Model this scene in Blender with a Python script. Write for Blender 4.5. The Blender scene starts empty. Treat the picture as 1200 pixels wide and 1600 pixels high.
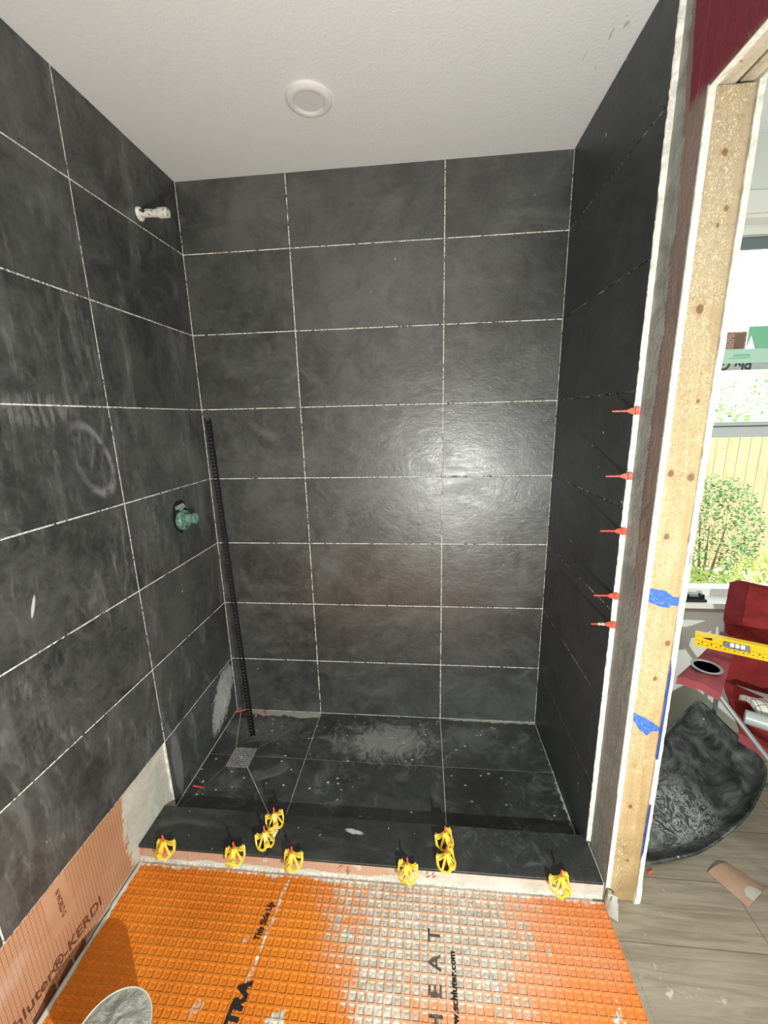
import bpy, bmesh, math, random
from mathutils import Vector, Matrix
random.seed(7)
S = bpy.context.scene
C = S.collection
PI = math.pi

# ------------------------------------------------------------------ camera, world, lights, exposure
F_PX = 637.78
cam_d = bpy.data.cameras.new('camera')
cam_d.sensor_fit = 'VERTICAL'; cam_d.sensor_height = 36.0; cam_d.sensor_width = 27.0
cam_d.lens = F_PX / 1600 * 36.0
cam_d.clip_start = 0.02; cam_d.clip_end = 200
cam = bpy.data.objects.new('camera', cam_d); C.objects.link(cam)
cam.matrix_world = Matrix.Translation((0.97468, -1.78113, 1.47992)) @ Matrix((
    (0.99548872, 0.0017385, 0.09486402), (0.09201094, 0.22632382, -0.96969661), (-0.02315581, 0.97405057, 0.22514285))).to_4x4()
S.camera = cam
S.view_settings.view_transform = 'Standard'
S.view_settings.look = 'None'
S.view_settings.exposure = 0.0
S.view_settings.gamma = 1.0
S.view_settings.use_curve_mapping = False

wd = bpy.data.worlds.new('world'); S.world = wd; wd.use_nodes = True
_b = wd.node_tree.nodes['Background']; _b.inputs[0].default_value = (0.86, 0.94, 1.0, 1); _b.inputs[1].default_value = 2.2

def light(name, typ, loc, energy, color=(1, 1, 1), **kw):
    d = bpy.data.lights.new(name, typ); d.energy = energy; d.color = color
    for k, v in kw.items(): setattr(d, k, v)
    o = bpy.data.objects.new(name, d); C.objects.link(o); o.location = loc
    return o
light('work_lamp', 'POINT', (1.32, -2.02, 0.92), 110, (0.965, 1.0, 0.955), shadow_soft_size=0.006)
# added fill light behind the camera, no bathroom fixture is known
rl = light('room_fill', 'AREA', (0.75, -2.15, 2.38), 2.5, (0.98, 1.0, 0.95), shape='DISK', size=0.35)
# added fill light to brighten the kitchen walls, no fixture there
kl = light('kitchen_fill', 'AREA', (3.0, -1.4, 2.38), 20, (0.98, 1.0, 0.95), shape='DISK', size=0.35)
sun = light('sun', 'SUN', (0, 0, 6), 7.0, (1.0, 0.96, 0.88), angle=0.01)
sun.rotation_euler = (math.radians(40), 0, math.radians(24))   # travels towards the garden, over the roof

# ------------------------------------------------------------------ node helper
class V:
    """a tiny wrapper: a node socket with operators"""
    def __init__(s, m, sock): s.m = m; s.s = sock
    def _mo(s, op, *a): return s.m.math(op, s, *a)
    def __add__(s, o): return s._mo('ADD', o)
    def __radd__(s, o): return s._mo('ADD', o)
    def __sub__(s, o): return s._mo('SUBTRACT', o)
    def __rsub__(s, o): return s.m.math('SUBTRACT', o, s)
    def __mul__(s, o): return s._mo('MULTIPLY', o)
    def __rmul__(s, o): return s._mo('MULTIPLY', o)
    def __truediv__(s, o): return s._mo('DIVIDE', o)
    def abs(s): return s._mo('ABSOLUTE')
    def max(s, o): return s._mo('MAXIMUM', o)
    def min(s, o): return s._mo('MINIMUM', o)
    def fract(s): return s._mo('FRACT')
    def ss(s, a, b, lo=0.0, hi=1.0):
        n = s.m.t.nodes.new('ShaderNodeMapRange'); n.interpolation_type = 'SMOOTHSTEP'
        s.m.link(s, n.inputs[0])
        if a > b: a, b, lo, hi = b, a, hi, lo
        n.inputs[1].default_value = a; n.inputs[2].default_value = b
        n.inputs[3].default_value = lo; n.inputs[4].default_value = hi
        return V(s.m, n.outputs[0])
class Mat:
    def __init__(m, name, rough=0.6, spec=0.5, metal=0.0, col=None):
        m.mat = bpy.data.materials.new(name); m.mat.use_nodes = True
        m.t = m.mat.node_tree; m.bsdf = m.t.nodes['Principled BSDF']; m.out = m.t.nodes['Material Output']
        m.bsdf.inputs['Roughness'].default_value = rough
        m.bsdf.inputs['Specular IOR Level'].default_value = spec
        m.bsdf.inputs['Metallic'].default_value = metal
        if col: m.bsdf.inputs['Base Color'].default_value = (*col, 1)
    def link(m, a, inp):
        if isinstance(a, V): m.t.links.new(a.s, inp)
        elif isinstance(a, (tuple, list)): inp.default_value = (*a, 1) if len(inp.default_value) == 4 and len(a) == 3 else a
        else: inp.default_value = a
    def math(m, op, *a):
        n = m.t.nodes.new('ShaderNodeMath'); n.operation = op
        for i, x in enumerate(a): m.link(x, n.inputs[i])
        return V(m, n.outputs[0])
    def pos(m):
        n = m.t.nodes.new('ShaderNodeNewGeometry'); return V(m, n.outputs['Position'])
    def obj(m):
        n = m.t.nodes.new('ShaderNodeTexCoord'); return V(m, n.outputs['Object'])
    def isl(m):
        n = m.t.nodes.new('ShaderNodeNewGeometry'); return V(m, n.outputs['Random Per Island'])
    def xyz(m, v):
        n = m.t.nodes.new('ShaderNodeSeparateXYZ'); m.link(v, n.inputs[0]); return [V(m, o) for o in n.outputs]
    def vec(m, x, y, z):
        n = m.t.nodes.new('ShaderNodeCombineXYZ')
        for i, a in enumerate((x, y, z)): m.link(a, n.inputs[i])
        return V(m, n.outputs[0])
    def vmul(m, v, s):
        n = m.t.nodes.new('ShaderNodeVectorMath'); n.operation = 'MULTIPLY'; m.link(v, n.inputs[0]); m.link(s, n.inputs[1]); return V(m, n.outputs[0])
    def vadd(m, v, s):
        n = m.t.nodes.new('ShaderNodeVectorMath'); n.operation = 'ADD'; m.link(v, n.inputs[0]); m.link(s, n.inputs[1]); return V(m, n.outputs[0])
    def noise(m, v, scale, detail=4, rough=0.6, dist=0.0):
        n = m.t.nodes.new('ShaderNodeTexNoise'); m.link(v, n.inputs['Vector'])
        n.inputs['Scale'].default_value = scale; n.inputs['Detail'].default_value = detail
        n.inputs['Roughness'].default_value = rough; n.inputs['Distortion'].default_value = dist
        return V(m, n.outputs[0])
    def voro(m, v, scale, feat='F1', rand=1.0):
        n = m.t.nodes.new('ShaderNodeTexVoronoi'); n.feature = feat; m.link(v, n.inputs['Vector'])
        n.inputs['Scale'].default_value = scale; n.inputs['Randomness'].default_value = rand
        return V(m, n.outputs[0])
    def mix(m, f, a, b):
        n = m.t.nodes.new('ShaderNodeMix'); n.data_type = 'RGBA'
        m.link(f, n.inputs[0]); m.link(a, n.inputs[6]); m.link(b, n.inputs[7]); return V(m, n.outputs[2])
    def color(m, v): m.link(v, m.bsdf.inputs['Base Color']); return m
    def roughn(m, v): m.link(v, m.bsdf.inputs['Roughness']); return m
    def bump(m, h, strength=0.3, dist=0.01):
        n = m.t.nodes.new('ShaderNodeBump'); n.inputs['Strength'].default_value = strength; n.inputs['Distance'].default_value = dist
        m.link(h, n.inputs['Height']); m.t.links.new(n.outputs[0], m.bsdf.inputs['Normal']); return m
    def ell(m, a, b, ca, cb, ra, rb):
        """normalised distance from an ellipse centre in two coordinates"""
        p = (a - ca) / ra; q = (b - cb) / rb
        return m.math('SQRT', p * p + q * q)

def plain(name, col, rough=0.6, metal=0.0, spec=0.5, nscale=0, namt=0.15, bump=0.0):
    m = Mat(name, rough, spec, metal, col)
    if nscale:
        n = m.noise(m.obj(), nscale, 4, 0.6)
        dark = tuple(c * (1 - namt) for c in col); lite = tuple(min(1, c * (1 + namt)) for c in col)
        m.color(m.mix(n.ss(0.3, 0.7), dark, lite))
        if bump: m.bump(n, bump, 0.004)
    return m.mat

# ------------------------------------------------------------------ materials
def slate(name, mode):
    m = Mat(name, 0.42, {'back': 1.0, 'right': 0.22}.get(mode, 0.5))
    p = m.pos(); x, y, z = m.xyz(p); isl = m.isl()
    off = m.vec(isl * 17.0, isl * 31.0, isl * 53.0)
    q = m.vadd(p, off)
    big = m.noise(q, 2.2, 5, 0.62, 0.6)
    med = m.noise(q, 9, 6, 0.7, 1.2)
    fine = m.noise(q, 60, 4, 0.7)
    if mode == 'side': stretch = m.vmul(q, (1, 1.0, .34))
    else: stretch = m.vmul(q, (.6, 1, 1))
    haz = m.noise(m.vadd(stretch, (3, 1, 2)), 5.5, 7, 0.66, 1.5)
    tone = big * 0.40 + med * 0.36 + m.noise(q, 30, 6, 0.75, .8) * 0.24
    base = m.mix(tone.ss(0.38, 0.63), (0.021, 0.023, 0.022), (0.094, 0.100, 0.094))
    base = m.mix(isl * 0.3, base, (0.060, 0.064, 0.062))
    if mode == 'curb': base = m.mix(0.6, base, (0.015, 0.016, 0.016))
    if mode == 'floor': base = m.mix(0.35, base, (0.018, 0.019, 0.019))
    if mode == 'right': base = m.mix(0.5, base, (0.066, 0.076, 0.082))
    haze_amt = {'back': 0.16, 'side': 0.30, 'right': 0.10, 'floor': 0.36, 'curb': 0.14}[mode]
    base = m.mix(haz.ss(0.50, 0.74) * haze_amt * 2.0, base, (0.17, 0.18, 0.175))
    # fine brushed wipe marks
    if mode == 'side':
        br = m.noise(m.vmul(p, (1, 26, 7)), 2.0, 5, 0.6, 0.6)
        base = m.mix(br.ss(0.50, 0.75) * haz.ss(0.42, 0.6) * 0.34, base, (0.30, 0.31, 0.31))
        # the looped smear left by a sponge
        yy = y + (z - 1.39) * 0.28
        wob = (m.noise(p, 7, 3, 0.5) - 0.5) * 0.5
        d = m.ell(yy, z, -0.655, 1.375, 0.062, 0.098) + wob
        ring = (d - 1.0).abs().ss(0.26, 0.02) * m.noise(p, 30, 3, .6).ss(0.3, 0.6)
        base = m.mix(ring * y.ss(-.76, -.62) * 0.5, base, (0.34, 0.35, 0.38))
        d2 = m.ell(y, z, -0.80, 1.52, 0.16, 0.05) + wob
        base = m.mix(d2.ss(1.1, 0.3) * br.ss(0.4, 0.62) * 0.38, base, (0.33, 0.34, 0.34))
        # dried thinset film on the lowest tile in the corner
        d3 = m.ell(y + (z - .15) * -0.45, z, -0.130, 0.165, 0.105, 0.135)
        film = (d3 + (med - .5) * 1.6 + (m.noise(p, 45, 5, .75) - .5) * .7).ss(1.05, 0.72)
        low = z.ss(0.303, 0.295)
        base = m.mix(film * low * 1.0, base, m.mix(med.ss(.3, .75), (0.34, 0.36, 0.35), (0.60, 0.62, 0.60)))
        d4 = m.ell(y, z, -0.505, 0.16, 0.030, 0.15)
        base = m.mix(d4.ss(1.1, 0.75) * low * 0.30, base, (0.35, 0.37, 0.38))
        # a single dab
        d5 = m.ell(y - (z - 1.03) * 0.35, z, -0.925, 1.035, 0.006, 0.034)
        base = m.mix((d5 + med - .5).ss(1.0, 0.7), base, (0.55, 0.56, 0.55))
    if mode == 'floor':
        cr = m.noise(m.vadd(p, (7, 3, 1)), 8, 8, 0.75, 2.5)
        crust = (m.ell(x, y, 0.80, -0.17, 0.26, 0.13) + (cr - .5) * 3.2).ss(1.15, 0.2)
        base = m.mix(crust * 0.8, base, (0.32, 0.33, 0.31))
        crust2 = (m.ell(x, y, 1.18, -0.12, 0.2, 0.12) + (cr - .5) * 3.2).ss(1.1, 0.2)
        base = m.mix(crust2 * 0.28, base, (0.27, 0.28, 0.26))
        crust3 = (m.ell(x, y, 0.22, -0.12, 0.24, 0.12) + (cr - .5) * 3.0).ss(1.1, 0.3)
        base = m.mix(crust3 * 0.35, base, (0.22, 0.23, 0.22))
        # ragged strip of thinset along the back wall
        edge = y + (m.noise(p, 18, 5, .7) - .5) * 0.05 + (m.noise(p, 4, 2, .5) - .5) * 0.03
        strip = edge.ss(-0.036, -0.028) * x.ss(0.05, 0.09) * x.ss(0.46, 0.44)
        base = m.mix(strip, base, (0.40, 0.41, 0.37))
        edge2 = x + (m.noise(p, 26, 5, .7) - .5) * 0.07
        base = m.mix(edge2.ss(1.513, 1.525) * y.ss(-.30, -.42) * 0.9, base, (0.5, 0.51, 0.47))
        ed3 = y + (m.noise(p, 40, 5, .8) - .5) * 0.04
        base = m.mix(ed3.ss(-.014, -.008) * x.ss(1.08, 1.15), base, (0.5, 0.51, 0.48))
    if mode == 'right':
        st = m.noise(m.vmul(p, (1, 40, 5)), 2.5, 3, 0.6)
        base = m.mix(st.ss(0.66, 0.74) * m.noise(p, 3.5, 3, .5).ss(.5, .62) * 0.18, base, (0.4, 0.42, 0.43))
    # white specks of thinset
    sp = m.voro(m.vmul(p, (1, 1, 1) if mode != 'floor' else (1, 1.7, 1)), {'floor': 20, 'curb': 26}.get(mode, 16))
    dens = m.noise(m.vadd(p, (5, 5, 5)), 7, 3, 0.6)
    rad = {'back': 0.06, 'side': 0.05, 'right': 0.09, 'floor': 0.14, 'curb': 0.08}[mode]
    thr = {'back': 0.57, 'side': 0.60, 'right': 0.55, 'floor': 0.47, 'curb': 0.50}[mode]
    specks = (sp + (fine - .5) * 0.16).ss(rad, rad * 0.6) * dens.ss(thr, thr + 0.03)
    if mode in ('floor', 'curb'):
        wv = m.vadd(p, m.vec((m.noise(p, 60, 3, .7) - .5) * .05, (m.noise(m.vadd(p, (8, 8, 8)), 60, 3, .7) - .5) * .03, 0))
        chips = m.voro(m.vmul(wv, (1, 2.0, 1)), 11).ss(.085, .06) * m.noise(m.vadd(p, (15, 2, 0)), 5, 2, .6).ss(.50, .54)
        specks = specks.max(chips * (1.0 if mode == 'floor' else .7))
    if mode == 'back': specks = specks * z.ss(1.0, 0.2, 0.5, 1)
    base = m.mix(specks, base, (0.62, 0.62, 0.58))
    if mode in ('curb', 'floor'):
        mo = m.noise(m.vadd(p, (11, 4, 2)), 13, 7, 0.74, 1.8); lo2 = m.noise(m.vadd(p, (1, 14, 2)), 4, 3, .6)
        k = mo.ss(.50, .72) * lo2.ss(.42, .58) * (x.ss(.9, 1.15) if mode == 'curb' else 1.0) * (.55 if mode == 'floor' else .5)
        base = m.mix(k, base, (0.20, 0.21, 0.205))
    if mode == 'curb':
        d5 = m.ell(x + y * 1.5, y, 0.735 - .65 * 1.5, -0.652, 0.035, 0.012)
        base = m.mix((d5 + (med - .5) * 1.6).ss(1.0, .6) * 0.75, base, (0.6, 0.6, 0.58))
    m.color(base)
    rip = m.noise(m.vmul(q, (.55, .55, 1.3)) if mode in ('back', 'side', 'right') else q, 34, 5, 0.72, 1.4)
    crack = m.noise(m.vmul(q, (.5, .5, 1)), 5, 3, 0.6, 1.2)
    vein = (crack - 0.5).abs().ss(0.0, 0.012)
    m.bump(big * 0.6 + med * 0.5 + rip * 0.34 + fine * 0.12 + vein * 0.035, {'right': .3, 'back': .46}.get(mode, .6), 0.006)
    m.roughn(fine * 0.1 + haz.ss(0.4, 0.75) * 0.12 + {'floor': 0.38, 'curb': 0.42, 'right': .34, 'back': .275}.get(mode, 0.325))
    return m.mat
M = {k + '_slate': slate(k + '_slate', k) for k in ('back', 'side', 'right', 'floor', 'curb')}

def joint(name, white, pink=0.0):
    m = Mat(name, 0.85, 0.2)
    p = m.pos()
    n = m.noise(p, 17, 5, 0.8); n2 = m.noise(m.vadd(p, (9, 9, 9)), 120, 3, 0.7)
    cov = (n * 0.6 + n2 * 0.4).ss(white - 0.035, white + 0.03)
    c = m.mix(n2.ss(0.35, 0.65), (0.50, 0.50, 0.45), (0.86, 0.86, 0.80))
    if pink:
        c = m.mix(m.noise(m.vadd(p, (2, 7, 4)), 9, 3, .6).ss(0.62, 0.68) * 0.8, c, (0.55, 0.16, 0.12))
    m.color(m.mix(cov, m.mix(m.noise(p, 40, 3, .6).ss(.45, .55), (0.022, 0.022, 0.022), (0.16, 0.16, 0.15)), c)); m.bump(n2, 0.6, 0.003)
    return m.mat
M['joint_back'] = joint('joint_back', 0.462, 1); M['joint_left'] = joint('joint_left', 0.455, 1)
M['joint_right'] = joint('joint_right', 0.545); M['joint_floor'] = joint('joint_floor', 0.36)

def paint(name, col, bs=0.25, sc=150):
    m = Mat(name, 0.55, 0.35)
    p = m.pos(); n = m.noise(p, sc, 3, 0.6); b = m.noise(p, 1.5, 3, 0.5)
    m.color(m.mix(b.ss(.3, .7), tuple(c * .96 for c in col), col)); m.bump(n, bs, 0.004)
    return m.mat
def ceiling_mat():
    m = Mat('ceiling_paint', 0.45, 0.4)
    p = m.pos(); x, y, z = m.xyz(p)
    n = m.noise(p, 110, 4, 0.65)
    sc = (m.noise(m.vmul(p, (1, .25, 1)), 30, 3, .6)).ss(.66, .7) * x.ss(1.38, 1.44) * y.ss(-.30, -.38) * 0.7
    m.color(m.mix(sc, (0.87, 0.90, 0.90), (0.40, 0.41, 0.40))); m.bump(n, 0.38, 0.004)
    return m.mat
M['ceiling'] = ceiling_mat()
M['white_wall'] = paint('white_wall_paint', (0.62, 0.62, 0.57))
M['kitchen_wall'] = paint('kitchen_wall_paint', (0.74, 0.76, 0.71))
M['trim_white'] = plain('white_trim_paint', (0.80, 0.80, 0.75), 0.4)
M['vinyl'] = plain('window_vinyl', (0.52, 0.56, 0.57), 0.35)
M['vinyl_dark'] = plain('window_seal', (0.12, 0.16, 0.17), 0.4)
M['gypsum'] = plain('gypsum_edge', (0.80, 0.78, 0.70), 0.8, nscale=60, namt=0.2, bump=0.5)
M['paper_grey'] = plain('grey_backing_paper', (0.30, 0.30, 0.29), 0.8, nscale=50, namt=0.3)
M['thinset'] = plain('grey_thinset', (0.46, 0.47, 0.42), 0.85, nscale=18, namt=0.18, bump=0.6)
M['white_thinset'] = plain('white_thinset', (0.78, 0.77, 0.71), 0.85, nscale=40, namt=0.22, bump=0.8)
M['black_plastic'] = plain('black_plastic', (0.012, 0.012, 0.013), 0.35)
M['black_metal'] = plain('black_coated_metal', (0.004, 0.004, 0.005), 0.6, 0.0, 0.15)
M['red_plastic'] = plain('red_plastic', (0.80, 0.085, 0.045), 0.4, nscale=80, namt=0.12)
M['red_dusty'] = plain('red_plastic_dusty', (0.62, 0.15, 0.11), 0.6, nscale=160, namt=0.5)
M['yellow_plastic'] = plain('yellow_plastic', (0.86, 0.62, 0.07), 0.38)
M['steel'] = plain('grey_steel_tube', (0.30, 0.32, 0.33), 0.38, 0.55)
M['drain_metal'] = plain('brushed_steel', (0.42, 0.42, 0.40), 0.45, 0.5, nscale=70, namt=0.35)
M['white_plastic'] = plain('white_lamp_plastic', (0.82, 0.82, 0.80), 0.35)
M['painted_void'] = plain('painted_darkness', (0.004, 0.004, 0.004), 0.9)  # near-black colour standing in for the shade inside openings

def kerdi(name, mode):
    """pale orange waterproofing fleece with its printed square grid, and thinset dragged over it"""
    m = Mat(name, 0.75, 0.25)
    p = m.pos(); x, y, z = m.xyz(p)
    a = y if mode in ('left', 'right') else x
    pitch = 0.0105
    ga = ((a / pitch).fract() - 0.5).abs().ss(0.40, 0.46); gz = ((z / pitch).fract() - 0.5).abs().ss(0.40, 0.46)
    g = ga.max(gz)
    base = m.mix(m.noise(p, 6, 4, .6).ss(.3, .7), (0.44, 0.235, 0.13), (0.51, 0.29, 0.175))
    nx = m.noise(p, 14, 6, 0.7, 0.8); lo = m.noise(p, 5, 3, .6)
    ts = m.mix(nx.ss(.35, .7), (0.47, 0.47, 0.40), (0.60, 0.59, 0.52))
    if mode == 'left':
        patch = m.ell(y, z, -1.03 - 0.0, 0.2, 0.045, 5)          # plain printed band across the board
        band = ((y + 1.03 + (z - .2) * .05).abs()).ss(0.036, 0.033) * z.ss(0.135, 0.140)
        base = m.mix(g * 0.75 * (1 - band), base, (0.24, 0.085, 0.035))
        edge = y + (nx - .5) * 0.11 + (lo - .5) * 0.06 + (z - .15).abs() * -0.10
        t = edge.ss(-0.80, -0.785)
        bot = (z + (nx - .5) * .03).ss(0.013, 0.006)
        cloud = (m.ell(y, z, -1.20, 0.19, .10, .05) + (nx - .5) * 2).ss(1.1, .2) * .35
        base = m.mix(cloud, base, (0.62, 0.50, 0.42))
        col = m.mix(t.max(bot), base, ts)
    elif mode == 'front':
        base = m.mix(0.4, base, (0.66, 0.50, 0.40))
        base = m.mix(g * 0.45, base, (0.45, 0.22, 0.13))
        t = (x + (nx - .5) * 0.5).ss(0.80, 1.0) * 0.90
        bot = (z + (nx - .5) * .05 + (lo - .5) * .03).ss(0.012, 0.004)
        lump = m.noise(m.vadd(p, (4, 4, 4)), 11, 4, .6).ss(.60, .66) * .8
        col = m.mix(t.max(bot).max(lump), base, m.mix(nx.ss(.3, .7), (0.55, 0.52, 0.45), (0.72, 0.69, 0.62)))
    else:
        base = m.mix(lo.ss(.35, .65), (0.26, 0.20, 0.17), (0.34, 0.25, 0.215))
        mid = ((y + 0.692).abs()).ss(0.024, 0.012)
        base = m.mix(g * 0.55 * mid * z.ss(1.95, 1.75), base, (0.09, 0.07, 0.06))
        ts = m.mix(nx.ss(.35, .7), (0.30, 0.30, 0.27), (0.46, 0.47, 0.43))
        e1 = y + (nx - .5) * 0.05 + z.ss(1.9, 2.3, 0, -0.035)
        t1 = e1.ss(-0.700, -0.694)
        t2 = (z + (nx - .5) * 0.25 + (y + .7) * -1.2).ss(1.10, 0.95)
        base = m.mix(t1.max(t2), base, ts); base = m.mix(t2 * .45, base, (0.24, 0.235, 0.21))
        # old red wall paint left above the opening
        er = y - z.ss(2.05, 2.4, 0.0, 0.03) + (nx - .5) * 0.012
        red = er.ss(-0.694, -0.700) * (z + (nx - .5) * .06).ss(2.085, 2.115)
        redc = m.mix((y + .7235 + (z - 2.2) * .03).abs().ss(.0014, .0006) * .6, (0.235, 0.034, 0.050), (0.45, 0.12, 0.13))
        col = m.mix(red, base, m.mix(m.noise(p, 8, 3, .6).ss(.4, .8) * .3, redc, m.mix(lo.ss(.3, .7), (0.24, 0.030, 0.045), (0.31, 0.042, 0.058))))
    m.color(col)
    m.bump(nx * 0.8 + m.noise(m.vmul(p, (1, 1, .5)), 60, 3, .6) * 0.4, 0.7 if mode != 'left' else 0.35, 0.006)
    return m.mat
M['kerdi_left'] = kerdi('membrane_board_left', 'left')
M['kerdi_front'] = kerdi('membrane_curb_front', 'front')
M['kerdi_right'] = kerdi('membrane_partition', 'right')

def ditra():
    m = Mat('orange_membrane', 0.5, 0.4)
    p = m.pos(); x, y, z = m.xyz(p)
    n = m.noise(p, 12, 6, 0.72, 0.8); lo = m.noise(p, 4.2, 3, .6); hi = m.noise(p, 55, 4, .7)
    base = m.mix(lo.ss(.3, .7), (0.54, 0.155, 0.012), (0.64, 0.205, 0.018))
    base = m.mix(x.ss(1.0, 1.3) * .45, base, (0.66, 0.18, 0.06))
    reg = m.ell(x + (y + .8) * .3, y, 0.98, -0.83, 0.30, 0.24)
    reg2 = m.ell(x, y, 0.86, -1.0, 0.10, 0.20)
    cover = ((reg.min(reg2) + (n - .5) * 2.2 + (hi - .5) * 1.3)).ss(1.0, 0.72)
    patches = m.noise(m.vadd(p, (3, 3, 0)), 14, 3, .55).ss(.665, .69) * x.ss(0.3, 0.5)
    edge = (y + (n - .5) * .07 + (hi - .5) * .02).ss(-0.776, -0.768)
    pocket = z.ss(0.0052, 0.0040)
    cover = cover * (pocket * 0.75 + (n + hi - 1).ss(-.05, .12) * .45 + .22).min(1.0)
    film = (m.ell(x, y, 1.08, -0.88, 0.40, 0.22) + (lo - .5)).ss(1.3, .3) * 0.55
    seam = (x - .505 + (y + 1.0) * -.12 + (n - .5) * .012).abs().ss(0.006, 0.003) * (hi + lo - 1).ss(-.12, .02)
    g = m.mix(hi.ss(.35, .7), (0.36, 0.34, 0.28), (0.66, 0.62, 0.54))
    col = m.mix(film, base, (0.72, 0.48, 0.36))
    col = m.mix(cover.max(patches).max(edge).max(seam), col, g)
    m.color(col); m.bump(hi, 0.25, 0.003)
    return m.mat
M['ditra'] = ditra()

def planks():
    m = Mat('grey_oak_planks', 0.42, 0.4)
    p = m.pos(); x, y, z = m.xyz(p)
    v = m.vadd(p, (0, 0.02, 0))
    row = m.math('FLOOR', (y + 5) / 0.18)
    xo = x + row * 0.437
    gr = m.noise(m.vmul(m.vadd(p, m.vec(row * 3.3, 0, 0)), (1.3, 16, 1)), 3.2, 6, 0.65, 0.8)
    c = m.mix(gr.ss(.3, .7), (0.19, 0.155, 0.115), (0.315, 0.27, 0.205))
    c = m.mix((row * 0.618).fract() * 0.35, c, (0.30, 0.265, 0.21))
    seam = (((y + 5) / 0.18).fract() - .5).abs().ss(0.488, 0.497).max(((xo / 1.2).fract() - .5).abs().ss(0.498, 0.4995))
    c = m.mix(seam * 0.7, c, (0.08, 0.065, 0.05))
    sp = m.noise(p, 40, 4, .7) * 0.6 + m.noise(m.vadd(p, (3, 1, 0)), 8, 3, .6) * 0.4
    c = m.mix(sp.ss(.60, .64) * x.ss(1.9, 1.65) * .8, c, (0.5, 0.5, 0.45))
    m.color(c); m.bump(gr + seam * -1.5, 0.2, 0.003)
    return m.mat
M['planks'] = planks()

def stud_mat(name='stud_pine', lite=0.0):
    m = Mat(name, 0.42, 0.55)
    p = m.pos(); x, y, z = m.xyz(p)
    gr = m.noise(m.vmul(p, (38, 38, 1.6)), 1.6, 5, 0.6, 0.4)
    c = m.mix(gr.ss(.3, .72), (0.46, 0.32, 0.15), (0.57, 0.44, 0.245))
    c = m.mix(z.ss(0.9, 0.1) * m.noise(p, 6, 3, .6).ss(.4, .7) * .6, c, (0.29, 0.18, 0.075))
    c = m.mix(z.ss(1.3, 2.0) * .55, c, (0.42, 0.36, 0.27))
    # glue residue: small wrinkled flecks all over the face
    w = m.noise(m.vmul(p, (1, 1, .6)), 210, 4, .7, 1.5)
    reg = m.noise(p, 9, 3, .6)
    fl = w.ss(.52, .60) * (reg + z.ss(.4, 2.0) * .12 - x.ss(1.585, 1.62) * .16).ss(.36, .52)
    c = m.mix(fl * 0.85, c, (0.78, 0.68, 0.46))
    dk = m.noise(m.vadd(p, (1, 2, 3)), 150, 3, .7, 1.0).ss(.57, .65)
    c = m.mix(dk * .6, c, (0.30, 0.19, 0.08))
    for kx, kz, r in ((1.562, 1.335, .0085), (1.608, 1.325, .0105), (1.576, 1.694, .0095), (1.572, 1.178, .008), (1.611, .888, .008), (1.592, .782, .007),
                      (1.60, 1.885, .006), (1.582, 1.985, .007), (1.575, .36, .007), (1.588, .16, .005), (1.60, 1.50, .005), (1.588, 1.855, .004)):
        k = (m.ell(x, z, kx, kz, r, r * 1.25) + (w - .5) * .6)
        c = m.mix(k.ss(1.1, .55) * .85, c, (0.17, 0.075, 0.025))
        c = m.mix((k - 1.4).abs().ss(.5, .1) * .25, c, (0.45, 0.27, 0.1))
    m.color(c); m.bump(w * .8 + gr * .3, 0.55, 0.004)
    return m.mat
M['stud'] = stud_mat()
def header_mat():
    m = Mat('header_lumber', 0.6, 0.4)
    p = m.pos(); n = m.noise(p, 55, 5, .7, 1.2); g = m.noise(m.vmul(p, (30, 2, 30)), 1.5, 4, .6)
    c = m.mix(g.ss(.3, .7), (0.50, 0.42, 0.32), (0.68, 0.60, 0.48))
    c = m.mix(n.ss(.58, .66) * .7, c, (0.22, 0.15, 0.09)); m.color(c); m.bump(n, .5, .004)
    return m.mat
M['header'] = header_mat()
def tape_mat():
    m = Mat('blue_tape', 0.6, 0.4)
    p = m.pos(); w = m.noise(p, 240, 4, .7, 1.5)
    m.color(m.mix(w.ss(.57, .63) * .85, (0.035, 0.13, 0.50), (0.55, 0.66, 0.82))); m.bump(w, .4, .003)
    return m.mat
M['tape'] = tape_mat()
M['tape_plain'] = plain('blue_tape_smooth', (0.02, 0.06, 0.33), 0.6, nscale=60, namt=.2)
def fabric(name, a, b, sc=5):
    m = Mat(name, 0.85, 0.2)
    p = m.pos(); n = m.noise(m.vmul(p, (1, 1, 1)), sc, 4, .6, 1.2); w = m.noise(p, 320, 2, .5)
    m.color(m.mix(n.ss(.3, .7), a, b)); m.bump(n * 1.0 + w * .1, .45, .02)
    return m.mat
M['red_canvas'] = fabric('red_canvas', (0.17, 0.016, 0.018), (0.27, 0.030, 0.030))
M['red_canvas_dark'] = fabric('dark_red_canvas', (0.10, 0.010, 0.013), (0.15, 0.016, 0.02))
M['pink_canvas'] = fabric('faded_red_canvas', (0.24, 0.05, 0.062), (0.34, 0.075, 0.09))
def mesh_net():
    m = Mat('black_net', 0.8, 0.2, col=(0.02, 0.02, 0.02))
    return m.mat
M['net'] = mesh_net()
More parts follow.
